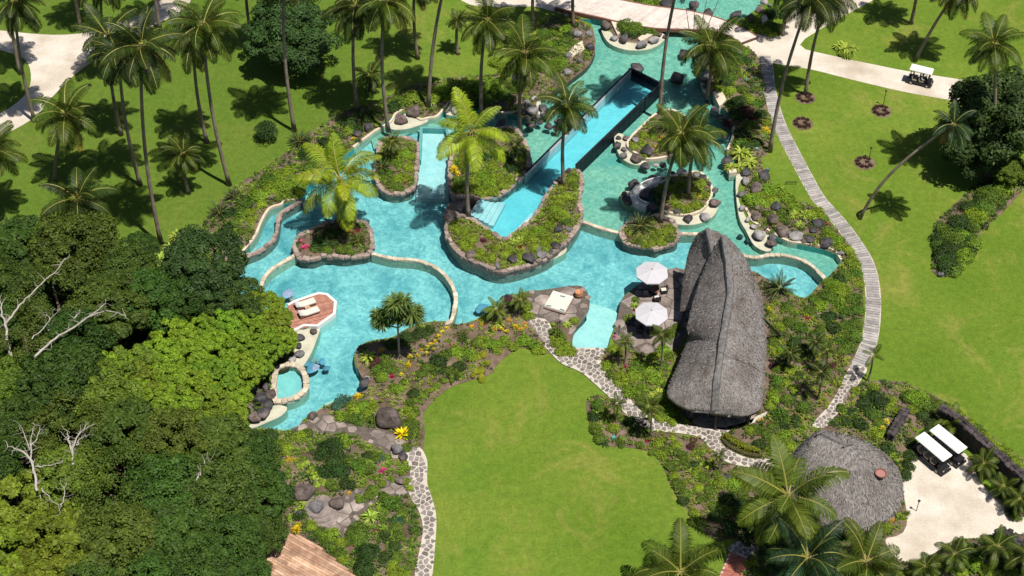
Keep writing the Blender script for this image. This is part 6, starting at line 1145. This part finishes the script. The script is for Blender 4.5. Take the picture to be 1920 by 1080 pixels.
lava_wall('1762,762 1782,772 1800,786 1822,806 1845,826 1868,846 1890,866 1915,888 1945,915', 1.9, 'dark lava stone wall between the cart court and the right lawn')
lava_wall('1670,815 1682,795 1694,776 1700,765', 1.2, 'short dark lava stone wall between the round hut garden and the carts'); lava_wall('1870,1000 1884,994 1900,1003 1914,1022 1922,1045 1925,1070', 1.3, 'curved dark lava stone wall at the bottom right corner')
# ---- posts, lamps, small things
def post(x, y, h, desc, kind='lamp_post', lamp=True):
    r_ = link(kind, None, None, G(x, y, .02)); tag(r_, desc, 'lamp post' if lamp else 'pole', '', 'thin dark posts'); mb = MB(); mb.tube([(0, 0, 0), (0, 0, h)], .035, 6); mb.build('post', 'black', r_)
    if lamp: mb = MB(); mb.lathe([(0, h), (.09, h), (.13, h + .16), (.05, h + .22), (0, h + .24)], 8); mb.build('lamp_head', 'black', r_)
post(1656, 197, 1.9, 'thin black lamp post in the round bed near the road'); post(1630, 295, 1.2, 'short black lamp post in the round bed mid lawn'); post(1045, 638, 2.3, 'left of two black posts beside the flagstone path'); post(1049, 636, 2.3, 'right of two black posts beside the flagstone path'); post(702, 802, 1.7, 'black lamp post beside the big brown boulder'); post(514, 848, 2.2, 'black lamp post in the garden at the pool end'); post(1160, 630, 1.2, 'short black post on the terrace edge')
post(268, 474, 1.9, 'thin dark stake with foot on the lawn above the woodland'); post(1718, 958, 1.3, 'short post at the edge of the cart court')
for x, y, x2, y2, k in ((1293, 62, 1286, 12, 'first'), (1301, 62, 1302, 10, 'second'), (1313, 60, 1325, 0, 'third'), (1321, 63, 1347, 0, 'fourth')):
    b_ = G(x, y, .3); t_ = atY(x2, y2, b_.y) - b_; mb = MB(); mb.tube([(0, 0, 0), t_], [.05, .03], 6); o = mb.build('bamboo_pole', 'beam'); o.location = b_; tag(o, f'thin dark bamboo pole at the bridge, {k} from the left', 'pole', '', 'bamboo poles at the bridge')
p = G(1483, 346, 0); r_ = link('low_rail', None, None, p); tag(r_, 'low dark rail on the lawn beside the slat path', 'rail'); mb = MB(); mb.box((0, 0, .35), (1.3, .08, .06)); mb.build('bar', 'black', r_)
for sx in (-.5, .5): mb = MB(); mb.box((sx, 0, .17), (.05, .05, .33)); mb.build('leg', 'black', r_)
p = G(1150, 823, .1); mb = MB(); mb.box((0, 0, .15), (.35, .3, .3), .4); o = mb.build('valve_box', simple('teal_plastic', (.05, .25, .2), .5)); o.location = p; tag(o, 'small teal valve box among plants at the lawn edge', 'box')

# ================================================================== labels: each singles out one thing
ORD = ['first', 'second', 'third', 'fourth', 'fifth', 'sixth', 'seventh', 'eighth', 'ninth', 'tenth', 'eleventh', 'twelfth']
ORD += ['thirteenth', 'fourteenth', 'fifteenth', 'sixteenth', 'seventeenth', 'eighteenth', 'nineteenth', 'twentieth'] + ['number %d' % k for k in range(21, 80)]
bpy.context.view_layer.update()
groups = {}
for o, desc, zone in REG: groups.setdefault((desc, zone), []).append(o)
for (desc, zone), L in groups.items():
    base_ = (desc + ' ' + zone).strip()
    if len(L) == 1: L[0]['label'] = base_; continue
    L.sort(key=lambda o: proj(o.matrix_world.translation)[0])
    if L[0].get('kind') == 'stuff':
        for k, o in enumerate(L): o['label'] = base_
        continue
    for k, o in enumerate(L):
        if k == 0: w_ = 'leftmost'
        elif k == len(L) - 1: w_ = 'rightmost'
        else: w_ = ORD[k] + ' from the left'
        o['label'] = f'{base_}, {w_}'
for o, desc, zone in REG:
    if len(o['label'].split()) < 4: o['label'] = o['label'] + ' in the resort garden'
